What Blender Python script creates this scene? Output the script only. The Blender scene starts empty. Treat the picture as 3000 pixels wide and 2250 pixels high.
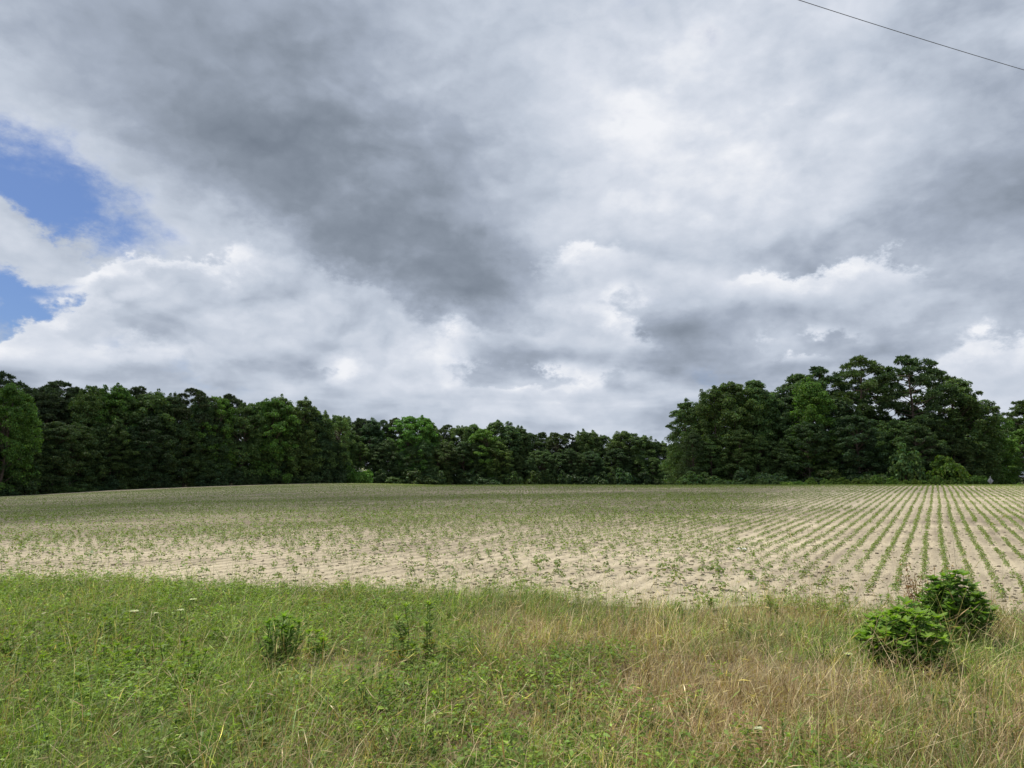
import bpy, math, random
import numpy as np
from mathutils import Vector, Matrix

# ------------------------------------------------------------------ camera
SC = bpy.context.scene
COL = SC.collection
F_PX, HOR = 2000.0, 1395.0            # focal length in photo pixels, horizon line in the 3000x2250 photo
PITCH = math.atan((HOR - 1125.0) / F_PX)
EYE = 1.7
cam_data = bpy.data.cameras.new('camera')
cam = bpy.data.objects.new('camera', cam_data)
COL.objects.link(cam)
cam.location = (0, 0, EYE)
cam.rotation_euler = (math.pi / 2 + PITCH, 0, 0)
cam_data.sensor_width = 36.0
cam_data.lens = 36.0 * F_PX / 3000.0
cam_data.clip_start = 0.05
cam_data.clip_end = 6000
SC.camera = cam
CP, SP = math.cos(PITCH), math.sin(PITCH)


def ray(px, py):
    """unit direction of a photo pixel"""
    a, b = (px - 1500.0) / F_PX, (1125.0 - py) / F_PX
    return Vector((a, CP - b * SP, SP + b * CP)).normalized()


# ------------------------------------------------------------------ render settings
SC.render.engine = 'CYCLES'
SC.cycles.use_denoising = True
SC.cycles.max_bounces = 6
SC.cycles.diffuse_bounces = 3
SC.cycles.glossy_bounces = 2
SC.cycles.transmission_bounces = 4
SC.cycles.transparent_max_bounces = 8
SC.cycles.caustics_reflective = False
SC.cycles.caustics_refractive = False
SC.view_settings.view_transform = 'Standard'
SC.view_settings.look = 'None'
SC.view_settings.exposure = 0.0
SC.view_settings.gamma = 1.0
SC.view_settings.use_curve_mapping = False

SUN_EL, SUN_AZ = math.radians(64), math.radians(-55)      # azimuth from +Y (view direction), minus = towards -X


# ------------------------------------------------------------------ small node language
class G:
    """wraps a node tree; E objects are sockets with arithmetic"""
    def __init__(self, tree):
        self.t = tree

    def node(self, kind, **kw):
        n = self.t.nodes.new(kind)
        for k, v in kw.items():
            setattr(n, k, v)
        return n

    def put(self, sock, v):
        if isinstance(v, E):
            self.t.links.new(v.s, sock)
        else:
            sock.default_value = v

    def math(self, op, *a):
        n = self.node('ShaderNodeMath', operation=op)
        for i, v in enumerate(a):
            self.put(n.inputs[i], v)
        return E(self, n.outputs[0])

    def vmath(self, op, *a, out=0):
        n = self.node('ShaderNodeVectorMath', operation=op)
        for i, v in enumerate(a):
            self.put(n.inputs[i], v)
        return E(self, n.outputs[out])

    def scale(self, v, f):
        n = self.node('ShaderNodeVectorMath', operation='SCALE')
        self.put(n.inputs[0], v)
        self.put(n.inputs['Scale'], f)
        return E(self, n.outputs[0])

    def dot(self, a, b):
        return self.vmath('DOT_PRODUCT', a, b, out=1)

    def sstep(self, x, a, b):
        n = self.node('ShaderNodeMapRange', interpolation_type='SMOOTHSTEP')
        self.put(n.inputs['Value'], x)
        n.inputs['From Min'].default_value = a
        n.inputs['From Max'].default_value = b
        return E(self, n.outputs[0])

    def noise(self, vec, scale, detail=6.0, rough=0.55, lac=2.0, dist=0.0, color=False):
        n = self.node('ShaderNodeTexNoise')
        n.noise_dimensions = '3D'
        self.put(n.inputs['Vector'], vec)
        n.inputs['Scale'].default_value = scale
        n.inputs['Detail'].default_value = detail
        n.inputs['Roughness'].default_value = rough
        n.inputs['Lacunarity'].default_value = lac
        n.inputs['Distortion'].default_value = dist
        return E(self, n.outputs[1 if color else 0])

    def ramp(self, fac, stops, interp='LINEAR'):
        n = self.node('ShaderNodeValToRGB')
        cr = n.color_ramp
        cr.interpolation = interp
        while len(cr.elements) < len(stops):
            cr.elements.new(0.5)
        for e, (p, c) in zip(cr.elements, stops):
            e.position = p
            e.color = (*c, 1.0)
        self.put(n.inputs[0], fac)
        return E(self, n.outputs[0])

    def mix(self, fac, a, b, mode='MIX'):
        n = self.node('ShaderNodeMix', data_type='RGBA', blend_type=mode)
        self.put(n.inputs[0], fac)
        for i, v in ((6, a), (7, b)):
            self.put(n.inputs[i], v if isinstance(v, E) else (*v, 1.0))
        return E(self, n.outputs[2])

    def sep(self, v):
        n = self.node('ShaderNodeSeparateXYZ')
        self.put(n.inputs[0], v)
        return [E(self, o) for o in n.outputs]

    def comb(self, x, y, z):
        n = self.node('ShaderNodeCombineXYZ')
        for i, v in enumerate((x, y, z)):
            self.put(n.inputs[i], v)
        return E(self, n.outputs[0])


class E:
    def __init__(self, g, s):
        self.g, self.s = g, s

    def __add__(self, o): return self.g.math('ADD', self, o)
    __radd__ = __add__
    def __sub__(self, o): return self.g.math('SUBTRACT', self, o)
    def __rsub__(self, o): return self.g.math('SUBTRACT', o, self)
    def __mul__(self, o): return self.g.math('MULTIPLY', self, o)
    __rmul__ = __mul__
    def __truediv__(self, o): return self.g.math('DIVIDE', self, o)


def srgb(r, g, b):
    f = lambda c: c / 12.92 if c <= 0.04045 else ((c + 0.055) / 1.055) ** 2.4
    return (f(r / 255), f(g / 255), f(b / 255))


# ------------------------------------------------------------------ sky with broken cloud
def build_sky():
    w = bpy.data.worlds.new('World')
    SC.world = w
    w.use_nodes = True
    w.cycles.sampling_method = 'MANUAL'
    w.cycles.sample_map_resolution = 256
    nt = w.node_tree
    nt.nodes.clear()
    g = G(nt)
    out = g.node('ShaderNodeOutputWorld')
    bg = g.node('ShaderNodeBackground')
    nt.links.new(bg.outputs[0], out.inputs[0])
    STR = 0.10
    bg.inputs[1].default_value = STR
    sky = g.node('ShaderNodeTexSky', sky_type='NISHITA')
    sky.sun_disc = False
    sky.sun_elevation = SUN_EL
    sky.sun_rotation = SUN_AZ
    sky.altitude = 20
    sky.air_density = 1.0
    sky.dust_density = 1.2
    sky.ozone_density = 1.4
    blue = E(g, sky.outputs[0])
    tc = g.node('ShaderNodeTexCoord')
    d = E(g, tc.outputs['Generated'])
    x, y, z = g.sep(d)
    zz = g.math('MAXIMUM', z, 0.0) + 0.30            # deck coordinates: foreshortened towards the horizon
    deck = g.comb(x / zz, y / zz, z * 1.2)
    flat = g.comb(x, y, z * 1.55)
    wbig = g.vmath('SUBTRACT', g.noise(flat, 3.6, 2, 0.5, color=True), (0.5, 0.5, 0.5))
    wsml = g.vmath('SUBTRACT', g.noise(flat, 11.0, 8, 0.64, color=True), (0.5, 0.5, 0.5))
    V = g.vmath('ADD', d, g.vmath('ADD', g.scale(wbig, 0.10), g.scale(wsml, 0.12)))       # ragged outlines
    S = g.vmath('ADD', d, g.vmath('ADD', g.scale(wbig, 0.20), g.scale(wsml, 0.035)))      # soft outlines

    def blob(px, py, rx, ry, rot, lo, v):
        """1 inside an ellipse of the sky about a photo direction, fading to 0 at radii rx, ry (photo pixels)"""
        c = ray(px, py)
        e1 = c.cross(Vector((0, 0, 1))).normalized()
        e2 = e1.cross(c).normalized()
        k = math.radians(rot)
        a1 = e1 * math.cos(k) + e2 * math.sin(k)
        a2 = e2 * math.cos(k) - e1 * math.sin(k)
        m = Matrix((a1, a2, a1.cross(a2))).transposed()
        n = g.node('ShaderNodeMapping', vector_type='TEXTURE')
        g.put(n.inputs['Vector'], v)
        n.inputs['Location'].default_value = c
        n.inputs['Rotation'].default_value = m.to_euler()
        n.inputs['Scale'].default_value = (rx / F_PX, ry / F_PX, 1.0)
        t = g.node('ShaderNodeTexGradient', gradient_type='SPHERICAL')
        nt.links.new(n.outputs[0], t.inputs[0])
        return g.sstep(E(g, t.outputs['Fac']), 0.0, 1.0 - lo)

    def voro(v, scale, detail, rough):
        n = g.node('ShaderNodeTexVoronoi', feature='F1', voronoi_dimensions='3D')
        n.normalize = True
        g.put(n.inputs['Vector'], v)
        for k_, x_ in (('Scale', scale), ('Detail', detail), ('Roughness', rough)):
            n.inputs[k_].default_value = x_
        return 1.0 - E(g, n.outputs['Distance'])

    n1 = g.noise(deck, 1.3, 4, 0.5) - 0.5
    n2 = g.noise(flat, 5.0, 7, 0.52, dist=0.35) - 0.5
    n3 = g.noise(flat, 17.0, 6, 0.6) - 0.5
    wv = g.vmath('ADD', flat, g.vmath('ADD', g.scale(wbig, 0.10), g.scale(wsml, 0.06)))
    puff = voro(wv, 8.0, 3.0, 0.55) - 0.62                                            # heaped cauliflower heads
    puff2 = voro(g.vmath('ADD', wv, (-0.010, 0.0, 0.030)), 8.0, 3.0, 0.55) - 0.62     # the same a step towards the sun
    lit = puff - puff2
    lowbank = g.noise(g.comb(x, y, z * 4.2), 6.0, 6, 0.5, dist=0.3) - 0.5      # rows of flat-based cumulus far off
    low = g.sstep(z, 0.30, 0.06)
    M = 0.60 + n1 * 0.40 + lowbank * (0.16 + low * 0.80)

    def field(rows, v):
        f = None
        for r_ in rows:
            t_ = blob(*r_[:5], 0.1, v)
            if r_[5] != 1:
                t_ = t_ * r_[5]
            f = t_ if f is None else (f + t_)
        return f

    for a in [  # broad light and dark of the high deck: px, py, rx, ry, rotation, gain
        (20, 130, 320, 240, 0, 0.26), (1880, 330, 480, 560, 20, 0.17), (2350, 380, 260, 480, 15, 0.12), (1720, 560, 420, 170, 35, 0.10),
        (2060, 960, 420, 130, 8, -0.22), (2620, 670, 800, 190, 6, -0.20), (2550, 1010, 760, 130, 3, -0.16), (3000, 300, 260, 800, 0, -0.16),
        (960, 1090, 430, 75, -6, -0.26), (1640, 1075, 420, 70, 4, -0.22), (1050, 100, 500, 260, 0, -0.14), (420, 560, 330, 200, -35, -0.02)]:
        M = M + blob(*a[:5], 0.1, S) * a[5]
    deckcol = M + (n2 * 0.80 + n3 * 0.30 + puff * 0.26 + lit * 0.50)
    # rents through to the blue
    rent = field([(70, 590, 380, 250, -28, 1.6), (90, 890, 350, 210, 0, 1.9), (1930, 0, 340, 120, -10, 0.30), (1180, 1085, 260, 50, 0, 0.6),
                  (2140, 1085, 200, 70, 0, 0.6), (570, 1130, 260, 45, -12, 0.6),
                  (60, 670, 230, 120, -25, -1.6), (250, 775, 240, 110, -30, -1.15), (10, 800, 130, 110, 0, -0.9), (20, 900, 130, 90, -20, -0.8), (20, 1030, 260, 110, -10, -0.9)], V)
    cov = 1.0 - g.sstep(rent + n3 * 1.1 + n2 * 0.9 + puff * 0.5, 0.24, 1.25)
    # heaped white cumulus in front of the deck: bright rims, greyer hearts and bases
    CUM = [(450, 850, 270, 140, 0, 1.1), (350, 985, 270, 95, 8, 0.9), (700, 940, 420, 260, 10, 0.9), (960, 870, 360, 280, -25, 0.9), (1200, 1010, 330, 150, 0, 0.8),
           (1640, 800, 400, 130, 5, 0.75), (1680, 980, 400, 180, -15, 0.95), (2450, 860, 400, 150, 0, 0.85), (3010, 1130, 330, 200, 30, 0.9), (1180, 1170, 360, 110, 0, 0.95), (1620, 1190, 330, 80, 0, 0.8), (2330, 1090, 260, 80, 0, 0.6), (60, 1090, 380, 110, 0, 0.7)]
    cum = field(CUM, V)
    cf = cum + puff * 0.95 + n3 * 0.55 + n2 * 0.5
    cmask = g.sstep(cf, 0.26, 0.52)
    heart = g.sstep(cf, 0.42, 1.2)
    fade = g.sstep(field(CUM, g.vmath('ADD', d, (0.0, 0.0, -0.040))), 0.05, 0.60)      # the underside melts into the deck
    cmask = cmask * fade
    cumL = 0.90 - heart * 0.26 + lit * 0.9 + puff * 0.30 + n3 * 0.22 + n2 * 0.2
    # the great dark cloud overhead, nearest of all
    dark = field([(820, 160, 1250, 640, -14, 0.95), (1180, 600, 680, 430, -40, 0.62), (1340, 830, 480, 240, -12, 0.72), (720, 520, 520, 220, -28, 0.36)], V)
    df = dark + n2 * 0.75 + n3 * 0.42 + puff * 0.35
    dmask = g.sstep(df, 0.22, 0.58)
    dcore = g.sstep(df, 0.40, 1.30)
    darkL = 0.50 - dcore * 0.30 + n1 * 0.36 + n2 * 0.90 + lit * 0.55 + puff * 0.22 + n3 * 0.24
    stops = [(0.00, srgb(118, 128, 142)), (0.20, srgb(137, 147, 161)), (0.42, srgb(164, 174, 190)), (0.62, srgb(193, 202, 216)), (0.82, srgb(216, 222, 233)), (1.0, srgb(241, 243, 248))]
    lerp = lambda a, b, t_: a + (b - a) * t_
    L = lerp(deckcol, cumL, cmask)
    L = lerp(L, darkL, dmask)
    cov = g.math('MAXIMUM', cov, g.math('MAXIMUM', cmask, dmask))
    col = g.ramp(L, stops)
    col = g.mix(g.sstep(z, 0.16, 0.0) * 0.30, col, srgb(194, 204, 218))      # far cloud pales
    col = g.scale(col, 1.0 / STR)
    final = g.mix(cov, g.vmath('MULTIPLY', blue, (0.56, 0.69, 0.95)), col)
    nt.links.new(final.s, bg.inputs[0])


build_sky()
sun_data = bpy.data.lights.new('sun', 'SUN')
sun_data.energy = 4.7
sun_data.angle = math.radians(0.6)
sun_data.color = (1.0, 0.94, 0.83)
sun = bpy.data.objects.new('sun', sun_data)
COL.objects.link(sun)
SUN_DIR = Vector((math.sin(SUN_AZ) * math.cos(SUN_EL), math.cos(SUN_AZ) * math.cos(SUN_EL), math.sin(SUN_EL)))
sun.rotation_euler = SUN_DIR.to_track_quat('Z', 'Y').to_euler()
sun.location = SUN_DIR * 50

# ------------------------------------------------------------------ helpers
RNG = np.random.default_rng(7)


def tag(o, label=None, cat=None, group=None, kind=None):
    for k, v in (('label', label), ('category', cat), ('group', group), ('kind', kind)):
        if v:
            o[k] = v
    return o


def link(name, data, parent=None, mat=None):
    o = bpy.data.objects.new(name, data)
    COL.objects.link(o)
    if parent is not None:
        o.parent = parent
    if mat is not None and data is not None and not data.materials:
        data.materials.append(mat)
    return o


def quads(name, V, Fq, col=None, smooth=False):
    """mesh from numpy arrays of vertices and quads, with a point colour"""
    V = np.asarray(V, np.float32).reshape(-1, 3)
    Fq = np.asarray(Fq, np.int32).reshape(-1, 4)
    me = bpy.data.meshes.new(name)
    me.vertices.add(len(V))
    me.vertices.foreach_set('co', V.ravel())
    me.loops.add(Fq.size)
    me.loops.foreach_set('vertex_index', Fq.ravel())
    me.polygons.add(len(Fq))
    me.polygons.foreach_set('loop_start', np.arange(0, Fq.size, 4, dtype=np.int32))
    me.polygons.foreach_set('loop_total', np.full(len(Fq), 4, np.int32))
    if col is not None:
        at = me.attributes.new('col', 'FLOAT_COLOR', 'POINT')
        c = np.ones((len(V), 4), np.float32)
        c[:, :3] = col
        at.data.foreach_set('color', c.ravel())
    me.update(calc_edges=True)
    if smooth:
        me.polygons.foreach_set('use_smooth', np.ones(len(Fq), bool))
    return me


class Buf:
    """collects batches of quads"""
    def __init__(self):
        self.v, self.f, self.c, self.n = [], [], [], 0

    def add(self, V, Fq, C):
        V = np.asarray(V, np.float32).reshape(-1, 3)
        self.v.append(V)
        self.f.append(np.asarray(Fq, np.int32).reshape(-1, 4) + self.n)
        self.c.append(np.broadcast_to(np.asarray(C, np.float32), (len(V), 3)))
        self.n += len(V)

    def mesh(self, name, mat=None, smooth=False):
        me = quads(name, np.concatenate(self.v), np.concatenate(self.f), np.concatenate(self.c), smooth)
        if mat:
            me.materials.append(mat)
        return me


def unit(v):
    return v / np.maximum(np.linalg.norm(v, axis=-1, keepdims=True), 1e-9)


def kites(P, A, N, length, width, bend=0.15, wide=0.42):
    """leaf quads: P base points, A axis, N approximate face normal; folded along the midrib"""
    n = len(P)
    A = unit(A)
    S = unit(np.cross(A, N))
    U = np.cross(S, A)
    length = np.broadcast_to(length, n)[:, None]
    width = np.broadcast_to(width, n)[:, None]
    tip = P + A * length - U * length * bend
    mid = P + A * length * wide
    l = mid - S * width * 0.5 + U * width * 0.16
    r = mid + S * width * 0.5 + U * width * 0.16
    V = np.stack([P, r, tip, l], 1)
    return V.reshape(-1, 3), np.arange(n * 4).reshape(-1, 4)


def rand_dir(n, rng):
    return unit(rng.normal(size=(n, 3)))


def tube(buf, pts, radii, col, sides=7):
    pts = np.asarray(pts, float)
    radii = np.asarray(radii, float)
    tang = np.gradient(pts, axis=0)
    tang = unit(tang)
    ref = np.array([0.31, 0.95, 0.05])
    u = unit(np.cross(tang, ref))
    w = np.cross(tang, u)
    th = np.linspace(0, 2 * np.pi, sides, endpoint=False)
    ring = u[:, None, :] * np.cos(th)[None, :, None] + w[:, None, :] * np.sin(th)[None, :, None]
    V = pts[:, None, :] + ring * radii[:, None, None]
    F = []
    m = len(pts)
    for i in range(m - 1):
        for j in range(sides):
            k = (j + 1) % sides
            F.append((i * sides + j, i * sides + k, (i + 1) * sides + k, (i + 1) * sides + j))
    buf.add(V.reshape(-1, 3), F, col)


def vnoise(x, y, seed=0):
    """smooth value noise in 0..1 for arrays"""
    def h(i, j):
        v = np.sin(i * 127.1 + j * 311.7 + seed * 74.7) * 43758.5453
        return v - np.floor(v)
    xi, yi = np.floor(x), np.floor(y)
    fx, fy = x - xi, y - yi
    fx, fy = fx * fx * (3 - 2 * fx), fy * fy * (3 - 2 * fy)
    return (h(xi, yi) * (1 - fx) + h(xi + 1, yi) * fx) * (1 - fy) + (h(xi, yi + 1) * (1 - fx) + h(xi + 1, yi + 1) * fx) * fy


def fbm(x, y, seed=0, o=3):
    s, a, t = 0, 0.5, 0
    for i in range(o):
        s = s + a * vnoise(x * 2 ** i, y * 2 ** i, seed + i)
        t += a
        a *= 0.5
    return s / t


# ------------------------------------------------------------------ lie of the land
TZ = np.array([  # rows: photo column 0,500,...3000; columns: distance 8,12,18,27,40,60,90,135,200,300 m
    [0, .04, .02, -.08, -.30, -.65, -1.15, -1.70, -2.2, -2.5],
    [0, .05, .10, .10, .05, -.10, -.30, -.55, -.9, -1.2],
    [0, .06, .14, .20, .25, .27, .22, .12, 0, -.3],
    [0, .07, .18, .33, .50, .62, .45, -.50, -1.6, -2.2],
    [0, .07, .19, .36, .58, .75, .35, -.55, -1.6, -2.2],
    [0, .07, .17, .33, .62, .85, .40, -.50, -1.6, -2.2],
    [0, .07, .17, .33, .62, .85, .40, -.50, -1.6, -2.2]])


def cr(p0, p1, p2, p3, t):
    return p1 + 0.5 * t * (p2 - p0 + t * (2 * p0 - 5 * p1 + 4 * p2 - p3 + t * (3 * (p1 - p2) + p3 - p0)))


def H(x, y):
    x, y = np.broadcast_arrays(np.asarray(x, float), np.asarray(y, float))
    D = np.maximum(y, 8.0)
    ai = np.clip((x / np.maximum(y, 4.0) * F_PX / 1.009 + 1500) / 500, 0, 6)
    di = np.clip(np.log(D / 8) / math.log(1.5), 0, 8.999)
    di = np.where(D > 200, 8 + np.clip((D - 200) / 100, 0, 0.999), di)
    a0 = np.minimum(np.floor(ai).astype(int), 5)
    d0 = np.floor(di).astype(int)
    fa, fd = ai - a0, di - d0
    cl = lambda i, m: np.clip(i, 0, m)
    cols = []
    for k in (-1, 0, 1, 2):
        r = cl(a0 + k, 6)
        cols.append(cr(TZ[r, cl(d0 - 1, 9)], TZ[r, d0], TZ[r, cl(d0 + 1, 9)], TZ[r, cl(d0 + 2, 9)], fd))
    z = cr(*cols, fa)
    return z + (fbm(x * 0.35, y * 0.35, 3) - 0.5) * 0.05 * np.clip((y - 3) / 5, 0, 1)


def Hs(x, y):
    return float(H(np.array([x]), np.array([y]))[0])


def az(px):
    r = ray(px, HOR)
    return r.x / r.y


def on_ground(px, py):
    """walk a photo ray to the ground"""
    r = ray(px, py)
    t = 2.0
    while t < 400:
        p = Vector((0, 0, EYE)) + r * t
        if p.z <= Hs(p.x, p.y):
            break
        t += 0.02 + t * 0.004
    return p.x, p.y, Hs(p.x, p.y)


EDGE = lambda x: 9.75 - 0.185 * x + (vnoise(x * 0.9, x * 0 + 2.0, 5) - 0.5) * 0.7      # where the grass verge meets the field
FIELD_END_A = np.array([az(p) for p in (-400, 0, 500, 1000, 1500, 1900, 2050, 3000, 3400)])
FIELD_END_D = np.array([95, 104, 134, 163, 178, 178, 100, 97, 95.0])


# ------------------------------------------------------------------ materials
def new_mat(name):
    m = bpy.data.materials.new(name)
    m.use_nodes = True
    m.node_tree.nodes.clear()
    g = G(m.node_tree)
    g.out = g.node('ShaderNodeOutputMaterial')
    return m, g


def veg_mat(name, trans=0.3, rough=0.55, spec=0.25, var=0.25, tcol=(1.05, 1.2, 0.40)):
    """leaf: reflects, shines a little and lets light through; own colour from the mesh, tinted by the object's colour"""
    m, g = new_mat(name)
    at = g.node('ShaderNodeAttribute', attribute_name='col')
    oi = g.node('ShaderNodeObjectInfo')
    c = g.vmath('MULTIPLY', E(g, at.outputs['Color']), E(g, oi.outputs['Color']))
    p = g.node('ShaderNodeBsdfPrincipled')
    g.put(p.inputs['Base Color'], c)
    p.inputs['Roughness'].default_value = rough
    p.inputs['Specular IOR Level'].default_value = spec
    t = g.node('ShaderNodeBsdfTranslucent')
    g.put(t.inputs['Color'], g.vmath('MULTIPLY', c, tcol))
    mx = g.node('ShaderNodeMixShader')
    mx.inputs[0].default_value = trans
    m.node_tree.links.new(p.outputs[0], mx.inputs[1])
    m.node_tree.links.new(t.outputs[0], mx.inputs[2])
    m.node_tree.links.new(mx.outputs[0], g.out.inputs[0])
    return m


def surf_mat(name, builder):
    """builder(g, position) -> colour, roughness, height, bump distance"""
    m, g = new_mat(name)
    geo = g.node('ShaderNodeNewGeometry')
    col, rough, hgt, dist = builder(g, E(g, geo.outputs['Position']))
    p = g.node('ShaderNodeBsdfPrincipled')
    g.put(p.inputs['Base Color'], col if isinstance(col, E) else (*col, 1))
    g.put(p.inputs['Roughness'], rough)
    p.inputs['Specular IOR Level'].default_value = 0.2
    if hgt is not None:
        b = g.node('ShaderNodeBump')
        b.inputs['Distance'].default_value = dist
        b.inputs['Strength'].default_value = 1.0
        g.put(b.inputs['Height'], hgt)
        m.node_tree.links.new(b.outputs[0], p.inputs['Normal'])
    m.node_tree.links.new(p.outputs[0], g.out.inputs[0])
    return m


ROW_AZ = math.atan(az(2745))
RU = np.array([math.sin(ROW_AZ), math.cos(ROW_AZ)])      # along the drill rows
RN = np.array([math.cos(ROW_AZ), -math.sin(ROW_AZ)])     # across them
ROW = 0.325


def soil(g, P):
    big = g.noise(P, 0.075, 4, 0.6)
    patch = g.noise(g.vmath('MULTIPLY', P, (0.10, 0.34, 1.0)), 1.0, 5, 0.62, dist=0.4)
    med = g.noise(P, 1.6, 5, 0.6)
    fine = g.noise(P, 14.0, 5, 0.65)
    grit = g.noise(P, 70.0, 3, 0.6)
    across = g.dot(P, (RN[0], RN[1], 0.0))
    along = g.dot(P, (RU[0], RU[1], 0.0))
    streak = g.noise(g.comb(across * 6.0, along * 0.5, 0.0), 1.0, 4, 0.6)
    wheel = g.noise(g.comb(across * 1.3, along * 0.04, 3.0), 1.0, 2, 0.5)
    sx_, sy_, sz_ = g.sep(P)
    wet_shade = g.sstep(sy_ + (patch - 0.5) * 22.0, 13.0, 24.0) * (1.0 - g.sstep(sy_ + (big - 0.5) * 50.0, 45.0, 90.0)) * g.sstep(0.50 * sy_ - sx_, 0.0, 9.0)      # moister earth in the swale, darkened further with painted cloud shade
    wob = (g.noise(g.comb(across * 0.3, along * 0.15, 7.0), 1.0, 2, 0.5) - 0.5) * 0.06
    drill = g.math('COSINE', (across + wob) * (2 * math.pi / ROW))      # planter marks along each drill, furrow shade painted darker between
    f = 0.06 + drill * 0.045 - wet_shade * 0.16 + big * 0.25 + patch * 0.60 + (med - 0.5) * 0.22 + (fine - 0.5) * 0.26 + (streak - 0.5) * 0.18 + (wheel - 0.5) * 0.16
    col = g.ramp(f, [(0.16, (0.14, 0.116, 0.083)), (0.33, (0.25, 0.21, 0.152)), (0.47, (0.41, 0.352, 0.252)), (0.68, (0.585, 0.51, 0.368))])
    crumb_shade = g.sstep(g.noise(g.vmath('MULTIPLY', P, (1.0, 2.2, 1.0)), 22.0, 3, 0.6), 0.60, 0.68)      # dry stalk bits and crumbs, deepened to paint in small clod shadows
    col = g.mix(crumb_shade * 0.7, col, (0.12, 0.09, 0.065))
    hgt = med * 0.5 + fine * 0.32 + grit * 0.06 + streak * 0.25 - drill * 0.10
    return col, 0.95, hgt, 0.13


def verge_dirt(g, P):
    n = g.noise(P, 3.0, 6, 0.65)
    f = g.noise(P, 30.0, 5, 0.65)
    col = g.ramp(n * 0.6 + f * 0.4, [(0.30, (0.07, 0.056, 0.033)), (0.5, (0.165, 0.135, 0.078)), (0.68, (0.29, 0.24, 0.15))])
    return col, 0.95, n * 0.5 + f * 0.3, 0.05


def litter(g, P):
    n = g.noise(P, 1.2, 6, 0.65)
    return g.ramp(n, [(0.3, (0.03, 0.028, 0.015)), (0.7, (0.08, 0.065, 0.035))]), 0.95, n, 0.1


def meadow(g, P):
    n = g.noise(P, 0.05, 6, 0.6)
    f = g.noise(P, 2.0, 5, 0.6)
    return g.ramp(n * 0.6 + f * 0.4, [(0.3, (0.05, 0.07, 0.02)), (0.7, (0.12, 0.13, 0.05))]), 0.95, f, 0.2


def bark(g, P):
    n = g.noise(g.vmath('MULTIPLY', P, (5.0, 5.0, 0.9)), 1.5, 6, 0.65)
    return g.ramp(n, [(0.3, (0.045, 0.034, 0.026)), (0.65, (0.16, 0.125, 0.10))]), 0.9, n, 0.05


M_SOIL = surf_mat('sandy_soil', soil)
M_DIRT = surf_mat('verge_dirt', verge_dirt)
M_LITTER = surf_mat('leaf_litter', litter)
M_MEADOW = surf_mat('rough_pasture', meadow)
M_BARK = surf_mat('bark', bark)
M_LEAF = veg_mat('tree_leaf', 0.38, 0.55, 0.22)
M_NEEDLE = veg_mat('pine_needle', 0.22, 0.55, 0.25)
M_GRASS = veg_mat('grass_blade', 0.36, 0.5, 0.3)
M_WEED = veg_mat('weed_leaf', 0.44, 0.55, 0.22)
M_SOY = veg_mat('soybean_leaf', 0.30, 0.5, 0.3)


# ------------------------------------------------------------------ ground, field, verge, woodland floor
def grid(name, X, Y, Z, mat):
    n, m = X.shape
    i, j = np.meshgrid(np.arange(n - 1), np.arange(m - 1), indexing='ij')
    a = (i * m + j).ravel()
    F = np.stack([a, a + m, a + m + 1, a + 1], 1)
    me = quads(name, np.stack([X, Y, Z], -1).reshape(-1, 3), F, smooth=True)
    o = link(name, me, None, mat)
    if me.polygons[len(F) // 2].normal.z < 0:
        me.flip_normals()
    return tag(o, kind='structure')


t = np.sinh(np.linspace(-7, 7, 181)) / math.sinh(7) * 3000
gx, gy = np.meshgrid(t, t + 60, indexing='ij')
grid('ground', gx, gy, H(gx, gy) - 0.35, M_MEADOW)

aa = np.linspace(-1.25, 1.25, 200)
tt = np.linspace(0, 1, 201)
Aa, Tt = np.meshgrid(aa, tt, indexing='ij')
D0 = (9.75 - 0.5) / (1 + 0.185 * Aa)
D1 = np.interp(Aa, FIELD_END_A, FIELD_END_D)
Dd = D0 * (D1 / D0) ** Tt
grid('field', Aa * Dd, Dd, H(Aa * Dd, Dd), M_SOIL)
Tt2 = Tt[:, ::8]
Aa2 = Aa[:, ::8]
Dd = (D1[:, ::8] - 0.5) + Tt2 * (300 - D1[:, ::8])
grid('woodland_floor', Aa2 * Dd, Dd, H(Aa2 * Dd, Dd) - 0.02, M_LITTER)
vx = np.linspace(-26, 26, 210)
VX, VT = np.meshgrid(vx, np.linspace(0, 1, 90), indexing='ij')
VY = -6 + VT * (EDGE(VX) + 6)
grid('verge', VX, VY, H(VX, VY) + 0.012 - 0.03 * np.clip((VT - 0.985) / 0.015, 0, 1), M_DIRT)

# ------------------------------------------------------------------ trees: a few kinds, each with trunk and crown
def jitter_col(rng, n, base, var=0.35, hue=0.12):
    v = np.exp(rng.normal(0, var, (n, 1)))
    h = rng.normal(0, hue, (n, 1))
    c = np.asarray(base)[None, :] * v
    c = c * np.concatenate([1 + h, np.ones((n, 1)), 1 - h], 1)
    return np.clip(c, 0.003, 0.9)


def clump_leaves(buf, c, r, flat, n, rng, size, base, up=0.45, droop=0.25):
    d = rand_dir(n, rng)
    d[:, 2] = d[:, 2] + up
    d = unit(d)
    P = c + d * r * (0.45 + 0.6 * rng.random((n, 1)) ** 0.7) * np.array([1, 1, flat])
    N = unit(d + rng.normal(0, 0.55, (n, 3)) + np.array([0, 0, 0.5]))
    A = np.cross(N, rand_dir(n, rng)) + np.array([0, 0, -droop])
    L = size * (0.65 + 0.7 * rng.random(n))
    V, F = kites(P, A, N, L, L * 0.72)
    buf.add(V, F, np.repeat(jitter_col(rng, n, base), 4, 0))


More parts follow.
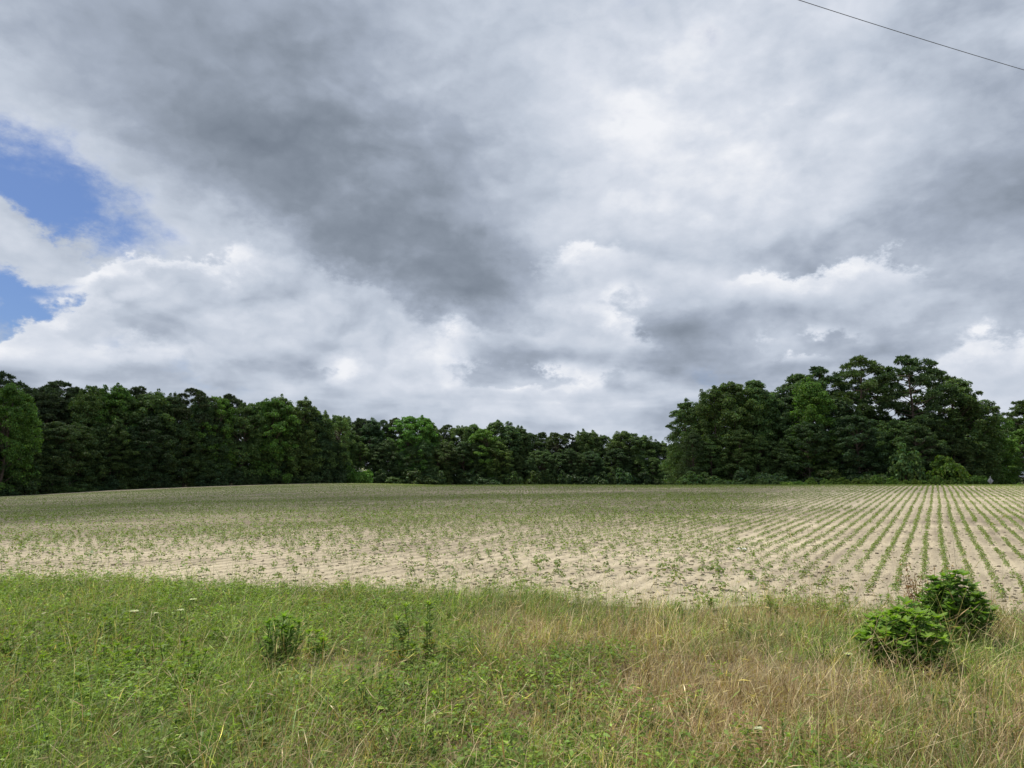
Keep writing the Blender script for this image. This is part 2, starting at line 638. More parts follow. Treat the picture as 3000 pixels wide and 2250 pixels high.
def broadleaf(seed, R=4.2, hb=0.08, p=0.75, leaders=3, clumps=175, per=150, base=(0.112, 0.165, 0.052)):
    """20 m tree: leaf clumps on limbs; profile widest at about a third of the crown, ragged leaders on top"""
    rng = np.random.default_rng(seed)
    Ht = 20.0
    crown, trunk = Buf(), Buf()
    wob = np.cumsum(rng.normal(0, 0.12, (9, 2)), 0)
    tz = np.linspace(0, Ht * 0.93, 9)
    tp = np.column_stack([wob - wob[0], tz])
    tube(trunk, tp - np.array([0, 0, 0.4]), np.linspace(0.30, 0.05, 9), (1, 1, 1))
    tops = [(rng.uniform(-0.55, 0.55) * R, rng.uniform(-0.55, 0.55) * R, rng.uniform(0.84, 0.97)) for _ in range(leaders)]
    tops[0] = (0, 0, 0.985 if leaders > 2 else 0.95)
    for k in range(clumps):
        u = rng.random() ** 0.85
        prof = R * max(0.06, 1 - abs((u - 0.36) / (0.66 if u > 0.36 else 0.75)) ** (1.3 + p)) ** 0.62
        th = rng.uniform(0, 2 * math.pi)
        lob = 1 + 0.22 * math.sin(2 * th + seed) + 0.16 * math.sin(5 * th + seed * 2 + u * 6)
        rr = prof * lob * (0.35 + 0.65 * rng.random() ** 0.5)
        z = Ht * (hb + (0.94 - hb) * u)
        c = np.array([math.cos(th) * rr, math.sin(th) * rr, z])
        cr_ = rng.uniform(0.75, 1.5) * (1 - 0.35 * u)
        clump_leaves(crown, c, cr_, rng.uniform(0.55, 0.85), per, rng, 0.27, np.asarray(base) * math.exp(rng.normal(0, 0.14)))
        if k % 4 == 0:
            zb = max(0.4, z - rr * rng.uniform(0.5, 0.9))
            b = np.array([np.interp(zb, tz, tp[:, 0]), np.interp(zb, tz, tp[:, 1]), zb])
            m = (b + c) / 2 + rng.normal(0, 0.2, 3)
            tube(trunk, [b, m, c], [0.10, 0.06, 0.02], (1, 1, 1), 5)
    for (x, y, f) in tops:
        for k in range(5):
            c = np.array([x, y, Ht * f - k * 0.75]) + rng.normal(0, 0.22, 3) * (0.3 + 0.4 * k)
            clump_leaves(crown, c, 0.35 + 0.22 * k, 1.1, 60 + 30 * k, rng, 0.26, base)
    return trunk.mesh('trunk', M_BARK), crown.mesh('crown', M_LEAF)


def pine(seed, R=3.4, hb=0.36, boughs=34, base=(0.085, 0.115, 0.052), top_flat=0.25):
    """20 m loblolly-like pine: bare lower stem, limbs carrying flattened sprays of needle tufts"""
    rng = np.random.default_rng(seed)
    Ht = 20.0
    crown, trunk = Buf(), Buf()
    wob = np.cumsum(rng.normal(0, 0.10, (10, 2)), 0)
    tz = np.linspace(0, Ht * 0.96, 10)
    tp = np.column_stack([wob - wob[0], tz])
    tube(trunk, tp - np.array([0, 0, 0.4]), np.linspace(0.30, 0.06, 10), (1, 1, 1))
    for k in range(boughs):
        u = (k + rng.random()) / boughs
        u = u ** 0.8
        prof = R * (0.25 + 0.95 * math.sin(math.pi * min(1.0, 0.25 + 0.70 * u))) * (1 if u < 0.8 else max(top_flat, math.sqrt(max(0, 1 - ((u - 0.8) / 0.2) ** 2))))
        th = k * 2.4 + rng.normal(0, 0.4)
        rr = prof * rng.uniform(0.45, 1.05)
        z = Ht * (hb + (0.955 - hb) * u)
        c = np.array([math.cos(th) * rr, math.sin(th) * rr, z + rr * 0.12])
        zb = z - rr * 0.28
        b = np.array([np.interp(zb, tz, tp[:, 0]), np.interp(zb, tz, tp[:, 1]), zb])
        m = (b + c) / 2 + np.array([0, 0, -0.15]) + rng.normal(0, 0.12, 3)
        tube(trunk, [b, m, c], [0.09, 0.06, 0.02], (1, 1, 1), 5)
        pr = rng.uniform(0.75, 1.25) * (0.75 if u > 0.9 else 1.0)      # a puff of needle tufts at the limb's end, open below
        nt_ = int(17 * pr ** 1.6) + 5
        dd = rand_dir(nt_, rng)
        dd[:, 2] = np.abs(dd[:, 2]) * 1.1 - 0.15
        tw = c + unit(dd) * pr * (0.45 + 0.6 * rng.random((nt_, 1))) * np.array([1.15, 1.15, 0.62])
        shade = math.exp(rng.normal(0, 0.12))
        for q in tw:
            n = 24
            d = unit(rand_dir(n, rng) + unit(q - c + 1e-6) * 0.5 + np.array([0, 0, 0.35]))
            L = 0.46 * (0.6 + 0.6 * rng.random(n))
            V, F = kites(np.repeat(q[None], n, 0) + d * 0.04, d, rand_dir(n, rng), L, 0.13, 0.05, 0.55)
            crown.add(V, F, np.repeat(jitter_col(rng, n, np.asarray(base) * shade, 0.2, 0.07), 4, 0))
    return trunk.mesh('trunk', M_BARK), crown.mesh('crown', M_NEEDLE)


def shrub(seed, R=2.0, Ht=2.6, clumps=60, per=95, size=0.24, base=(0.085, 0.13, 0.04)):
    rng = np.random.default_rng(seed)
    crown, trunk = Buf(), Buf()
    for k in range(clumps):
        d = rand_dir(1, rng)[0]
        d[2] = abs(d[2])
        rad = 0.55 + 0.4 * rng.random() + 0.12 * math.sin(3 * math.atan2(d[1], d[0]) + seed)
        c = d * rad * np.array([R, R, Ht]) * 0.86 + np.array([0, 0, 0.12])
        clump_leaves(crown, c, rng.uniform(0.32, 0.62), 0.75, per, rng, size, np.asarray(base) * math.exp(rng.normal(0, 0.15)))
        if k % 5 == 0:
            b = np.array([rng.normal(0, 0.2), rng.normal(0, 0.2), -0.1])
            tube(trunk, [b, (b + c) / 2 + rng.normal(0, 0.1, 3), c], [0.05, 0.035, 0.012], (1, 1, 1), 5)
    return trunk.mesh('stem', M_BARK), crown.mesh('foliage', M_LEAF)


BROAD = [broadleaf(11, 4.4, 0.05, 0.72), broadleaf(12, 3.6, 0.06, 0.62, 4), broadleaf(13, 5.0, 0.04, 0.80, 5), broadleaf(14, 3.3, 0.10, 0.55, 2),
         broadleaf(15, 4.6, 0.05, 0.9, 6, 170), broadleaf(16, 4.0, 0.03, 0.7, 3), broadleaf(17, 5.4, 0.03, 1.7, 1, 200), broadleaf(18, 4.8, 0.03, 2.2, 1, 190), broadleaf(19, 5.8, 0.02, 1.3, 2, 200)]
ROUND = BROAD[6:]
PINES = [pine(21), pine(22, 3.4, 0.42, 27), pine(23, 3.0, 0.30, 34), pine(24, 3.9, 0.40, 30), pine(25, 2.8, 0.25, 36)]
SHRUBS = [shrub(31), shrub(32, 2.3, 2.2), shrub(33, 1.8, 3.2, 70)]

RT = random.Random(5)


def plant(kind, protos, idx, x, y, height, width=1.0, tint=(1, 1, 1), label='', cat='tree', group='', h0=20.0, names=('trunk', 'crown'), lean=0.0):
    root = link(kind, None)
    root.empty_display_size = 0.5
    root.location = (x, y, Hs(x, y) - 0.02)
    s = height / h0
    root.scale = (s * width, s * width, s)
    root.rotation_euler = (lean * RT.uniform(-1, 1), lean * RT.uniform(-1, 1), RT.uniform(0, 6.28))
    tr, cw = protos[idx % len(protos)]
    a = link(names[0], tr, root)
    b = link(names[1], cw, root)
    b.color = (*tint, 1)
    tag(root, label, cat, group)
    return root


def top_height(px, py, D):
    r = ray(px, py)
    x = r.x / r.y * D
    return x, EYE + r.z / r.y * D - Hs(x, D)


TINTS = {'g': (0.95, 1.0, 1.0), 'b': (1.10, 1.45, 0.95), 'd': (0.66, 0.74, 0.95), 'p': (0.85, 0.88, 0.95), 'P': (1.02, 1.22, 1.1), 'y': (1.35, 1.42, 0.85)}


def tint_of(kind):
    v = math.exp(RT.gauss(0, 0.16))
    h = RT.gauss(-0.02, 0.05)
    t = TINTS[kind]
    return t[0] * v * (1 + h), t[1] * v, t[2] * v * (1 - h)


WOODS = {'L': 'woods beside the dipping field', 'C': 'far woods behind the field', 'R': 'woodlot beside the road sign'}
LOOK = {'g': ('green leafy tree', 'tree'), 'b': ('bright green leafy tree', 'tree'), 'd': ('dark green leafy tree', 'tree'), 'p': ('dark needled pine tree', 'pine'),
        'P': ('tall layered pine tree', 'pine'), 'y': ('yellow-green leafy tree', 'tree')}
SKYLINE = {
    'L': [(9, 1081, 'p', 116), (27, 1112, 'b', 104), (75, 1140, 'b', 108), (90, 1131, 'p', 122), (140, 1135, 'p', 124), (181, 1108, 'p', 127), (226, 1131, 'p', 128), (258, 1142, 'g', 126), (289, 1120, 'g', 130), (332, 1120, 'b', 130),
          (370, 1150, 'g', 132), (407, 1126, 'p', 136), (440, 1138, 'g', 136), (475, 1140, 'g', 138), (520, 1150, 'd', 138), (574, 1133, 'p', 142), (610, 1165, 'd', 142), (640, 1152, 'b', 144), (673, 1150, 'p', 147), (725, 1172, 'g', 147),
          (760, 1170, 'g', 150), (795, 1157, 'b', 151), (836, 1155, 'g', 153), (890, 1161, 'g', 156), (930, 1195, 'd', 158), (954, 1203, 'g', 160), (985, 1210, 'g', 163)],
    'C': [(1011, 1217, 'g', 176), (1059, 1221, 'p', 184), (1090, 1222, 'd', 180), (1126, 1226, 'p', 186), (1158, 1222, 'p', 186), (1203, 1212, 'b', 182), (1235, 1216, 'b', 184), (1262, 1228, 'g', 186), (1312, 1240, 'p', 190), (1353, 1240, 'g', 188),
          (1389, 1236, 'g', 190), (1420, 1250, 'b', 186), (1457, 1230, 'g', 192), (1493, 1238, 'd', 192), (1524, 1247, 'g', 194), (1546, 1260, 'd', 195), (1588, 1263, 'p', 198), (1624, 1261, 'd', 198), (1664, 1265, 'p', 200), (1705, 1256, 'g', 198),
          (1737, 1259, 'd', 200), (1764, 1268, 'g', 202), (1823, 1256, 'g', 200), (1850, 1263, 'd', 202), (1886, 1274, 'g', 204), (1918, 1287, 'd', 206), (1945, 1291, 'g', 206), (1980, 1290, 'd', 206)],
    'R': [(2016, 1166, 'g', 112), (2086, 1131, 'g', 109), (2136, 1106, 'g', 111), (2208, 1100, 'g', 111), (2250, 1146, 'd', 113), (2294, 1142, 'd', 115), (2348, 1086, 'g', 116), (2375, 1106, 'b', 107), (2402, 1070, 'P', 117), (2511, 1038, 'P', 112),
          (2578, 1100, 'P', 118), (2660, 1036, 'P', 109), (2736, 1072, 'P', 116), (2787, 1100, 'g', 108), (2838, 1150, 'g', 108), (2868, 1195, 'b', 109), (2905, 1240, 'y', 112), (2450, 1150, 'd', 110), (2960, 1217, 'd', 150), (2992, 1168, 'P', 118), (2985, 1250, 'y', 112),
          (3060, 1120, 'g', 112), (3130, 1100, 'P', 118)],
}
OWN = {
    2511: 'tall pine with a bulging crown, second highest of the woodlot beside the road sign',
    2660: 'highest pine of the woodlot beside the road sign, broad crown in stepped layers',
    2402: 'dark pine top just behind the bright green leafy tree of the woodlot',
    2578: 'pine top filling the gap between the two highest pines of the woodlot',
    2736: 'pine just past the highest pine of the woodlot, towards the road sign',
    2375: 'bright green leafy tree in front of the dark pine tops of the woodlot',
    2787: 'large green leafy tree between the highest pine and the road sign',
    2838: 'green leafy tree on the falling end of the woodlot, above the large yellow-green bush',
    2868: 'bright green leafy tree on the falling end of the woodlot near the road sign',
    2905: 'yellow-green leafy tree arching over the road sign',
    2960: 'dark far tree seen across the gap behind the road sign',
    2992: 'pine across the road gap from the woodlot, beyond the road sign',
    2985: 'low yellow-green tree under the pine across the road gap from the woodlot',
    2016: 'outermost green tree at the far-woods end of the woodlot beside the road sign',
    2208: 'green leafy tree with a forked top at the far-woods end of the woodlot',
    27: 'bright green leafy tree standing forward at the lowest corner of the field',
    9: 'dark pine top behind the bright green tree at the lowest corner of the field',
    332: 'tallest bright green leafy tree of the woods beside the dipping field',
    574: 'broad dark pine rising above the dark leafy trees beside the dipping field',
    890: 'last tall green tree where the woods beside the dipping field step down',
}
ORD = 'first second third fourth fifth sixth seventh eighth ninth tenth eleventh twelfth thirteenth fourteenth fifteenth sixteenth seventeenth eighteenth nineteenth twentieth'.split()
ORD += ['twenty-' + w_ for w_ in ORD[:9]] + ['thirtieth'] + ['thirty-' + w_ for w_ in ORD[:9]]
FROM = {'L': 'counting from the lowest field corner', 'C': 'counting from the blossoming bush', 'R': 'counting from the road sign'}
SHORT = {'L': 'dipping-side woods', 'C': 'far woods', 'R': 'woodlot'}
k = 0
for wood, rows in SKYLINE.items():
    cnt = {}
    for (px, py, kd, D) in (rows[::-1] if wood == 'R' else rows):
        if px not in OWN:
            cnt[kd] = cnt.get(kd, 0) + 1
            OWN[px] = f'{ORD[cnt[kd] - 1]} {LOOK[kd][0]} on the {SHORT[wood]} skyline, {FROM[wood]}'
        x, h = top_height(px, py, D)
        look, cat = LOOK[kd]
        if kd in 'pP':
            wd = 1.15 if kd == 'p' else 1.25
            plant('pine_tree', PINES, {2511: 1, 2660: 3}.get(px, k * 3 + 1), x, D, h, wd * RT.uniform(0.9, 1.1), tint_of(kd), OWN.get(px, f'{look} on the skyline of the {WOODS[wood]}'), cat, f'skyline pines of the {WOODS[wood]}', lean=0.02)
        else:
            wd = RT.uniform(0.9, 1.12) * (1.15 if wood == 'R' else 0.95)
            plant('leafy_tree', ROUND + BROAD[:3] if wood == 'C' else BROAD, k * 5 + 2, x, D, h, wd * (1.2 if wood == 'C' else 1.0), tint_of(kd), OWN.get(px, f'{look} on the skyline of the {WOODS[wood]}'), cat, f'skyline {look}s of the {WOODS[wood]}', lean=0.03)
        k += 1
# lower edge trees in front of the tall ones, and the trees behind that close the wood
def skyline_at(px):
    pts = sorted((p, y) for rows in SKYLINE.values() for (p, y, _, _) in rows)
    return float(np.interp(px, [p for p, _ in pts], [y for _, y in pts]))


def front_D(px):
    return float(np.interp(px, [-200, 0, 300, 600, 990, 1010, 1500, 1985, 2000, 2900, 2950, 3200], [98, 105, 124, 140, 160, 172, 186, 200, 104, 103, 106, 106]))


for wood, (p0, p1, step) in {'L': (-160, 1000, 38), 'C': (1000, 2010, 30), 'R': (1995, 2900, 52)}.items():
    px = p0
    made = []
    while px < p1:
        q = px + RT.uniform(-0.4, 0.4) * step
        D = front_D(q) + RT.uniform(0, 2.5)
        ty = skyline_at(q)
        f = RT.uniform(0.42, 0.74) if wood != 'R' else RT.uniform(0.38, 0.62)
        x, h = top_height(q, 1415 - (1415 - ty) * f, D)
        kd = RT.choice('dddg' if wood != 'R' else 'ddgg')
        made.append((q, kd, plant('edge_tree', BROAD, RT.randrange(9), x, D, h, RT.uniform(1.15, 1.5), tint_of(kd), f'low {LOOK[kd][0]} leafing to the ground before the {WOODS[wood]}', 'tree', f'edge trees of the {WOODS[wood]}', lean=0.03)))
        q2 = px + RT.uniform(-0.5, 0.5) * step
        D2 = front_D(q2) + (15 if wood != 'R' else 16) + RT.uniform(0, 10)
        x, h = top_height(q2, skyline_at(q2) + (RT.uniform(14, 55) if not 2420 < q2 < 2780 else RT.uniform(110, 170)), D2)
        if RT.random() < 0.35:
            plant('pine_tree', PINES, RT.randrange(5), x, D2, h, 1.2, tint_of('p'), f'{LOOK["p"][0]} deep inside the {WOODS[wood]}', 'pine', f'inner pines of the {WOODS[wood]}')
        else:
            plant('leafy_tree', BROAD, RT.randrange(9), x, D2, h, 1.2, tint_of('d'), f'dark green leafy tree deep inside the {WOODS[wood]}', 'tree', f'inner trees of the {WOODS[wood]}')
        px += step
    cnt = {}
    for q, kd, o in sorted(made, key=lambda m_: -m_[0] if wood == 'R' else m_[0]):
        if q > 0:
            cnt[kd] = cnt.get(kd, 0) + 1
            o['label'] = f'{ORD[cnt[kd] - 1]} low {LOOK[kd][0]} edging the {SHORT[wood]}, {FROM[wood]}'
for px in range(2010, 2960, 40):
    q = px + RT.uniform(-10, 10)
    D = 122 + RT.uniform(0, 6)
    x, h = top_height(q, RT.uniform(1250, 1310), D)
    plant('leafy_tree', BROAD, RT.randrange(9), x, D, h, 1.7, tint_of('d'), 'squat dark tree closing the back of the woodlot beside the road sign', 'tree', 'squat trees at the back of the woodlot')
# shrubs at the foot of the woods
def bush(px, D, w, h, kd, label, group='', k=0, name='shrub'):
    x = az(px) * D
    plant(name, SHRUBS, k, x, D, h, w / h * 2.6 / 4.2, tint_of(kd), label, 'shrub', group, 2.6, ('stem', 'foliage'))


for px in range(-60, 1000, 44):
    q = px + RT.uniform(-16, 16)
    bush(q, front_D(q) - RT.uniform(0.5, 2.5), RT.uniform(3.5, 5.5), RT.uniform(1.3, 3.0), RT.choice('ddg'), 'dark green shrub at the foot of the woods beside the dipping field', 'shrubs of the dipping side', RT.randrange(3))
for px in range(1040, 2010, 34):
    q = px + RT.uniform(-14, 14)
    bush(q, front_D(q) - RT.uniform(1, 5), RT.uniform(4.5, 7.5), RT.uniform(3.0, 6.2) * (0.7 if q < 1450 else 1.0), RT.choice('dgd'), 'rounded green shrub at the foot of the far woods', 'shrubs of the far woods', RT.randrange(3))
bush(1018, 164, 5.2, 4.6, 'b', 'rounded green bush in front of the far woods, beside the bush topped with white blossom')
bush(1061, 163, 5.4, 4.2, 'b', 'rounded green bush topped with white blossom in front of the far woods', k=1)
for px in range(2010, 2560, 60):
    q = px + RT.uniform(-20, 20)
    bush(q, 100 + RT.uniform(-1, 1), RT.uniform(4, 6), RT.uniform(1.2, 2.6), RT.choice('gd'), 'dark green shrub at the foot of the woodlot beside the road sign', 'shrubs of the woodlot', RT.randrange(3))
bush(2775, 96, 6.4, 4.3, 'y', 'large rounded yellow-green bush standing out before the woodlot beside the road sign', k=0)
bush(2655, 98, 6.0, 5.0, 'g', 'tall loose green bush next to the large yellow-green bush before the woodlot', k=2)
bush(2570, 96, 4.6, 2.2, 'g', 'low spreading green bush before the woodlot, beside the tall loose bush', k=1)
bush(2862, 97, 3.2, 2.0, 'b', 'feathery light green bush between the large yellow-green bush and the road sign', k=1)
for px in range(2100, 2800, 34):
    q = px + RT.uniform(-12, 12)
    bush(q, 88 + RT.uniform(-2, 2), RT.uniform(1.5, 2.4), RT.uniform(0.75, 1.15) * (0.8 if q < 2290 else 1), 'y' if q > 2290 else 'g', 'low bright green weed clump on the field edge before the woodlot', 'weed clumps before the woodlot', RT.randrange(3), 'weed_clump')

# ------------------------------------------------------------------ road sign seen from behind
def box(buf, c, s, col=(1, 1, 1), rot=None):
    c, s = np.asarray(c, float), np.asarray(s, float) / 2
    v = np.array([(x, y, z) for x in (-1, 1) for y in (-1, 1) for z in (-1, 1)]) * s
    if rot is not None:
        v = v @ np.asarray(rot).T
    buf.add(v + c, [(0, 1, 3, 2), (4, 6, 7, 5), (0, 4, 5, 1), (2, 3, 7, 6), (0, 2, 6, 4), (1, 5, 7, 3)], col)


def plain(name, c, rough=0.6, metal=0.0):
    def b(g, P):
        n = g.noise(P, 6.0, 5, 0.6)
        return g.mix(n, tuple(v * 0.72 for v in c), tuple(min(1, v * 1.2) for v in c)), rough, None, 0
    return surf_mat(name, b)


M_ALU = plain('weathered_aluminium', (0.30, 0.31, 0.33), 0.55)
M_STEEL = plain('galvanised_post', (0.22, 0.23, 0.24), 0.6)
M_WOOD = plain('creosoted_pole', (0.10, 0.075, 0.05), 0.9)
M_WIRE = plain('black_cable', (0.09, 0.09, 0.095), 0.5)
SD = 90.0
sx = az(2901) * SD
sign = link('road_sign', None)
sign.location = (sx, SD, Hs(sx, SD))
zc = EYE + ray(2901, 1409).z / ray(2901, 1409).y * SD - sign.location.z
b = Buf()
box(b, (0, 0, 0), (0.64, 0.012, 0.64), rot=Matrix.Rotation(math.pi / 4, 3, 'Y'))
o = link('sign_plate', b.mesh('sign_plate', M_ALU), sign)
o.location = (0, 0.035, zc)
b = Buf()
box(b, (0, 0, (zc + 0.62) / 2 - 0.2), (0.075, 0.05, zc + 0.62 + 0.4))
link('post', b.mesh('post', M_STEEL), sign)
sign.rotation_euler = (0, 0, 0.15)
tag(sign, 'diamond road sign seen from behind, grey metal back on a thin post', 'road sign')

# ------------------------------------------------------------------ overhead cable and its poles
def at_height(px, py, z):
    r = ray(px, py)
    t = (z - EYE) / r.z
    return np.array([r.x * t, r.y * t, z])


c0, c1 = at_height(2340, 0, 7.532), at_height(3000, 205, 7.532)
dirv = (c1 - c0)
cm = at_height(2660, 92, 7.52)
pts = []
for q in np.linspace(-4.2, 5.2, 60):
    p = c0 + dirv * q
    p[2] = 7.52 + 0.012 * (q - 0.5) ** 2 * 4
    pts.append(p)
b = Buf()
tube(b, pts, np.full(len(pts), 0.0042), (1, 1, 1), 6)
w = link('utility_cable', b.mesh('utility_cable', M_WIRE, True))
tag(w, 'single thin black overhead cable crossing the cloudy sky', 'cable')
for e, other in ((pts[0], pts[1]), (pts[-1], pts[-2])):
    root = link('utility_pole', None)
    root.location = (e[0], e[1], Hs(e[0], e[1]))
    hp = e[2] - root.location.z
    b = Buf()
    tube(b, [(0, 0, -0.3), (0, 0, hp * 0.5), (0, 0, hp + 0.35)], [0.17, 0.15, 0.12], (1, 1, 1), 12)
    link('pole', b.mesh('pole', M_WOOD, True), root)
    b = Buf()
    tube(b, [(0.0, -0.16, hp - 0.05), (0, -0.02, hp), (0, 0.03, hp + 0.02)], [0.035, 0.05, 0.03], (1, 1, 1), 8)
    link('insulator', b.mesh('insulator', M_ALU, True), root)
    tag(root, 'wooden utility pole carrying the single overhead cable', 'utility pole', 'poles of the overhead cable')

# ------------------------------------------------------------------ soybeans
def soy_leaves(P, yaw, size, n_leaf, rng, lod):
    """trifoliate seedlings: P bases (n,3); returns vertices, faces and colours"""
    n = len(P)
    Vs, Cs = [], []
    tot = n_leaf
    for k in range(tot):
        th = yaw + k * 2.4 + rng.normal(0, 0.35, n)
        tier = k / max(1, tot - 1)
        h = size * (0.62 + 0.5 * tier + rng.normal(0, 0.06, n))
        out = np.stack([np.cos(th), np.sin(th), np.zeros(n)], 1)
        base = P + out * (size * (0.24 - 0.14 * tier))[:, None] + np.stack([np.zeros(n), np.zeros(n), h], 1)
        A = out + np.array([0, 0, 1.0]) * rng.normal(-0.15, 0.28, n)[:, None]
        N = np.tile(np.array([0, 0, 1.0]), (n, 1)) + out * 0.35 + rng.normal(0, 0.22, (n, 3))
        L = size * (0.60 - 0.16 * tier) * rng.uniform(0.8, 1.2, n) * (1.0 if lod == 0 else 1.3)
        V, _ = kites(base, A, N, L, L * 0.78, 0.2, 0.42)
        Vs.append(V.reshape(n, 4, 3))
        Cs.append(np.repeat(jitter_col(rng, n, (0.160, 0.215, 0.050), 0.22, 0.08)[:, None], 4, 1))
    if lod == 0:
        s = np.array([0.0018, 0, 0])
        lean = rng.normal(0, 0.08, (n, 3)) * size[:, None]
        top = P + np.stack([np.zeros(n), np.zeros(n), size * 1.0], 1) + lean
        V = np.stack([P - s, P + s, top + s, top - s], 1)
        Vs.append(V)
        Cs.append(np.tile(np.array([0.13, 0.15, 0.05]), (n, 4, 1)))
        t2 = np.array([0, 0.0018, 0])
        Vs.append(np.stack([P - t2, P + t2, top + t2, top - t2], 1))
        Cs.append(np.tile(np.array([0.13, 0.15, 0.05]), (n, 4, 1)))
    V = np.concatenate(Vs, 1).reshape(-1, 3)
    C = np.concatenate(Cs, 1).reshape(-1, 3)
    return V, np.arange(len(V)).reshape(-1, 4), C


A2 = np.array([az(1120) * 70, 70.0])      # the drill turned on the headland about these points
A3 = np.array([az(420) * 31, 31.0])
rs = np.random.default_rng(99)


def region(x, y):
    t2 = (x - A2[0]) * RU[0] + (y - A2[1]) * RU[1]
    r2 = np.hypot(x - A2[0], y - A2[1])
    t3 = (x - A3[0]) * RU[0] + (y - A3[1]) * RU[1]
    r3 = np.hypot(x - A3[0], y - A3[1])
    return np.where((t2 < 0) & (r2 < 40) & (y > 44), 2, np.where((t3 < 0) & (r3 < 13) & (y > 19), 3, 1))


def in_field(x, y, m=0.0):
    a = x / y
    return (y > EDGE(x) + m) & (y < np.interp(a, FIELD_END_A, FIELD_END_D) - 1.5) & (np.abs(a) < 0.95)


pts = []
kk = np.arange(-330, 330)
for lo, hi, step in ((6, 30, 0.075), (30, 62, 0.11), (62, 185, 0.25)):
    s = np.arange(-60, 200, step)
    K, Sx = np.meshgrid(kk, s, indexing='ij')
    K, Sx = K.ravel(), Sx.ravel()
    x = K * ROW * RN[0] + Sx * RU[0]
    y = K * ROW * RN[1] + Sx * RU[1]
    m = (y > lo) & (y <= hi)
    x, y = x[m], y[m]
    m = in_field(x, y, 0.35 + 0.9 * np.clip((x / y - 0.40) / 0.1, 0, 1)) & (region(x, y) == 1)
    pts.append((x[m], y[m]))
for ctr, rg, rmax, code, step in ((A2, 2, 40, 2, 0.25), (A3, 3, 13, 3, 0.11)):
    for r in np.arange(ROW, rmax, ROW):
        th = np.arange(0, 2 * np.pi, step / r)
        x, y = ctr[0] + r * np.cos(th), ctr[1] + r * np.sin(th)
        m = (region(x, y) == code) & in_field(x, np.maximum(y, 1), 0.35)
        pts.append((x[m], y[m]))
SXY = np.stack([np.concatenate([p[0] for p in pts]), np.concatenate([p[1] for p in pts])], 1)
x, y = SXY.T
Dp = np.hypot(x, y)
# ragged stand: thin and uneven on the headland and on the poor patches, tidy rows beyond
headland = np.clip(1 - (y - EDGE(x) - 1.0) / 7.0, 0, 1) * np.clip((0.52 - x / y) / 0.25, 0, 1)
poor = np.clip((fbm(x * 0.05, y * 0.14, 40) - 0.44) * 5, 0, 1) * np.clip((0.55 - x / y) / 0.4, 0, 1)
keep = rs.random(len(x)) < (0.92 - 0.76 * headland) * (1 - 0.30 * poor)
x, y, headland, Dp = x[keep], y[keep], headland[keep], Dp[keep]
al_, ac_ = x * RU[0] + y * RU[1], x * RN[0] + y * RN[1]
wb = (vnoise(al_ * 0.2, np.round(ac_ / ROW / 4.0), 13) - 0.5) * 0.055      # the drill wandered a little
x, y = x + RN[0] * wb, y + RN[1] * wb
gap = vnoise(al_ * 0.8, np.round(ac_ / ROW) * 1.7, 14) > 0.13
x, y, headland, Dp = x[gap], y[gap], headland[gap], Dp[gap]
jit = 0.022 + 0.16 * headland
x = x + rs.normal(0, 1, len(x)) * jit
y = y + rs.normal(0, 1, len(x)) * jit
size = (0.070 + 0.026 * fbm(x * 0.2, y * 0.2, 60)) * (1 - 0.24 * np.clip((x / y - 0.3) / 0.1, 0, 1)) * np.exp(rs.normal(0, 0.2, len(x))) * (1 + 0.12 * headland)
P = np.stack([x, y, H(x, y) - 0.004], 1)
order = np.argsort(Dp)
NEAR = 300
# the seedlings that show largest stand as plants of their own
vis = np.abs(x / y) < 0.80
near_idx = [i for i in order if vis[i]][:NEAR]
protos = []
for k in range(7):
    rk = np.random.default_rng(500 + k)
    V, F, C = soy_leaves(np.zeros((1, 3)), np.array([k * 0.7]), np.array([0.12]), 9, rk, 0)
    bl, bs = Buf(), Buf()
    bl.add(V[:36], F[:9], C[:36])
    bs.add(V[36:], F[:2], C[36:])
    protos.append((bs.mesh('stem', M_SOY), bl.mesh('leaves', M_SOY)))
for n_, i in enumerate(near_idx):
    root = link('soybean_plant', None)
    root.location = P[i]
    root.empty_display_size = 0.05
    s = size[i] / 0.12 * 1.08
    root.scale = (s, s, s)
    root.rotation_euler = (0, 0, RT.uniform(0, 6.28))
    st, lv = protos[n_ % 7]
    link('stem', st, root)
    link('leaves', lv, root)
    tag(root, 'small soybean seedling standing in the bare sand next to the grass verge', 'seedling', 'soybean seedlings next to the verge')
rest = np.ones(len(x), bool)
rest[near_idx] = False
buf = Buf()
for lo, hi, nl, lod in ((0, 24, 7, 0), (24, 60, 4, 1), (60, 400, 2, 1)):
    m = rest & (Dp >= lo) & (Dp < hi)
    V, F, C = soy_leaves(P[m], rs.uniform(0, 6.28, m.sum()), size[m] * (1.0 if lo < 60 else 1.3), nl, rs, lod)
    buf.add(V, F, C)
N_SOY = int(rest.sum())
o = link('soybean_crop', buf.mesh('soybean_crop', M_SOY))
tag(o, 'long rows of young green soybeans over the sandy field', 'crop', kind='stuff')

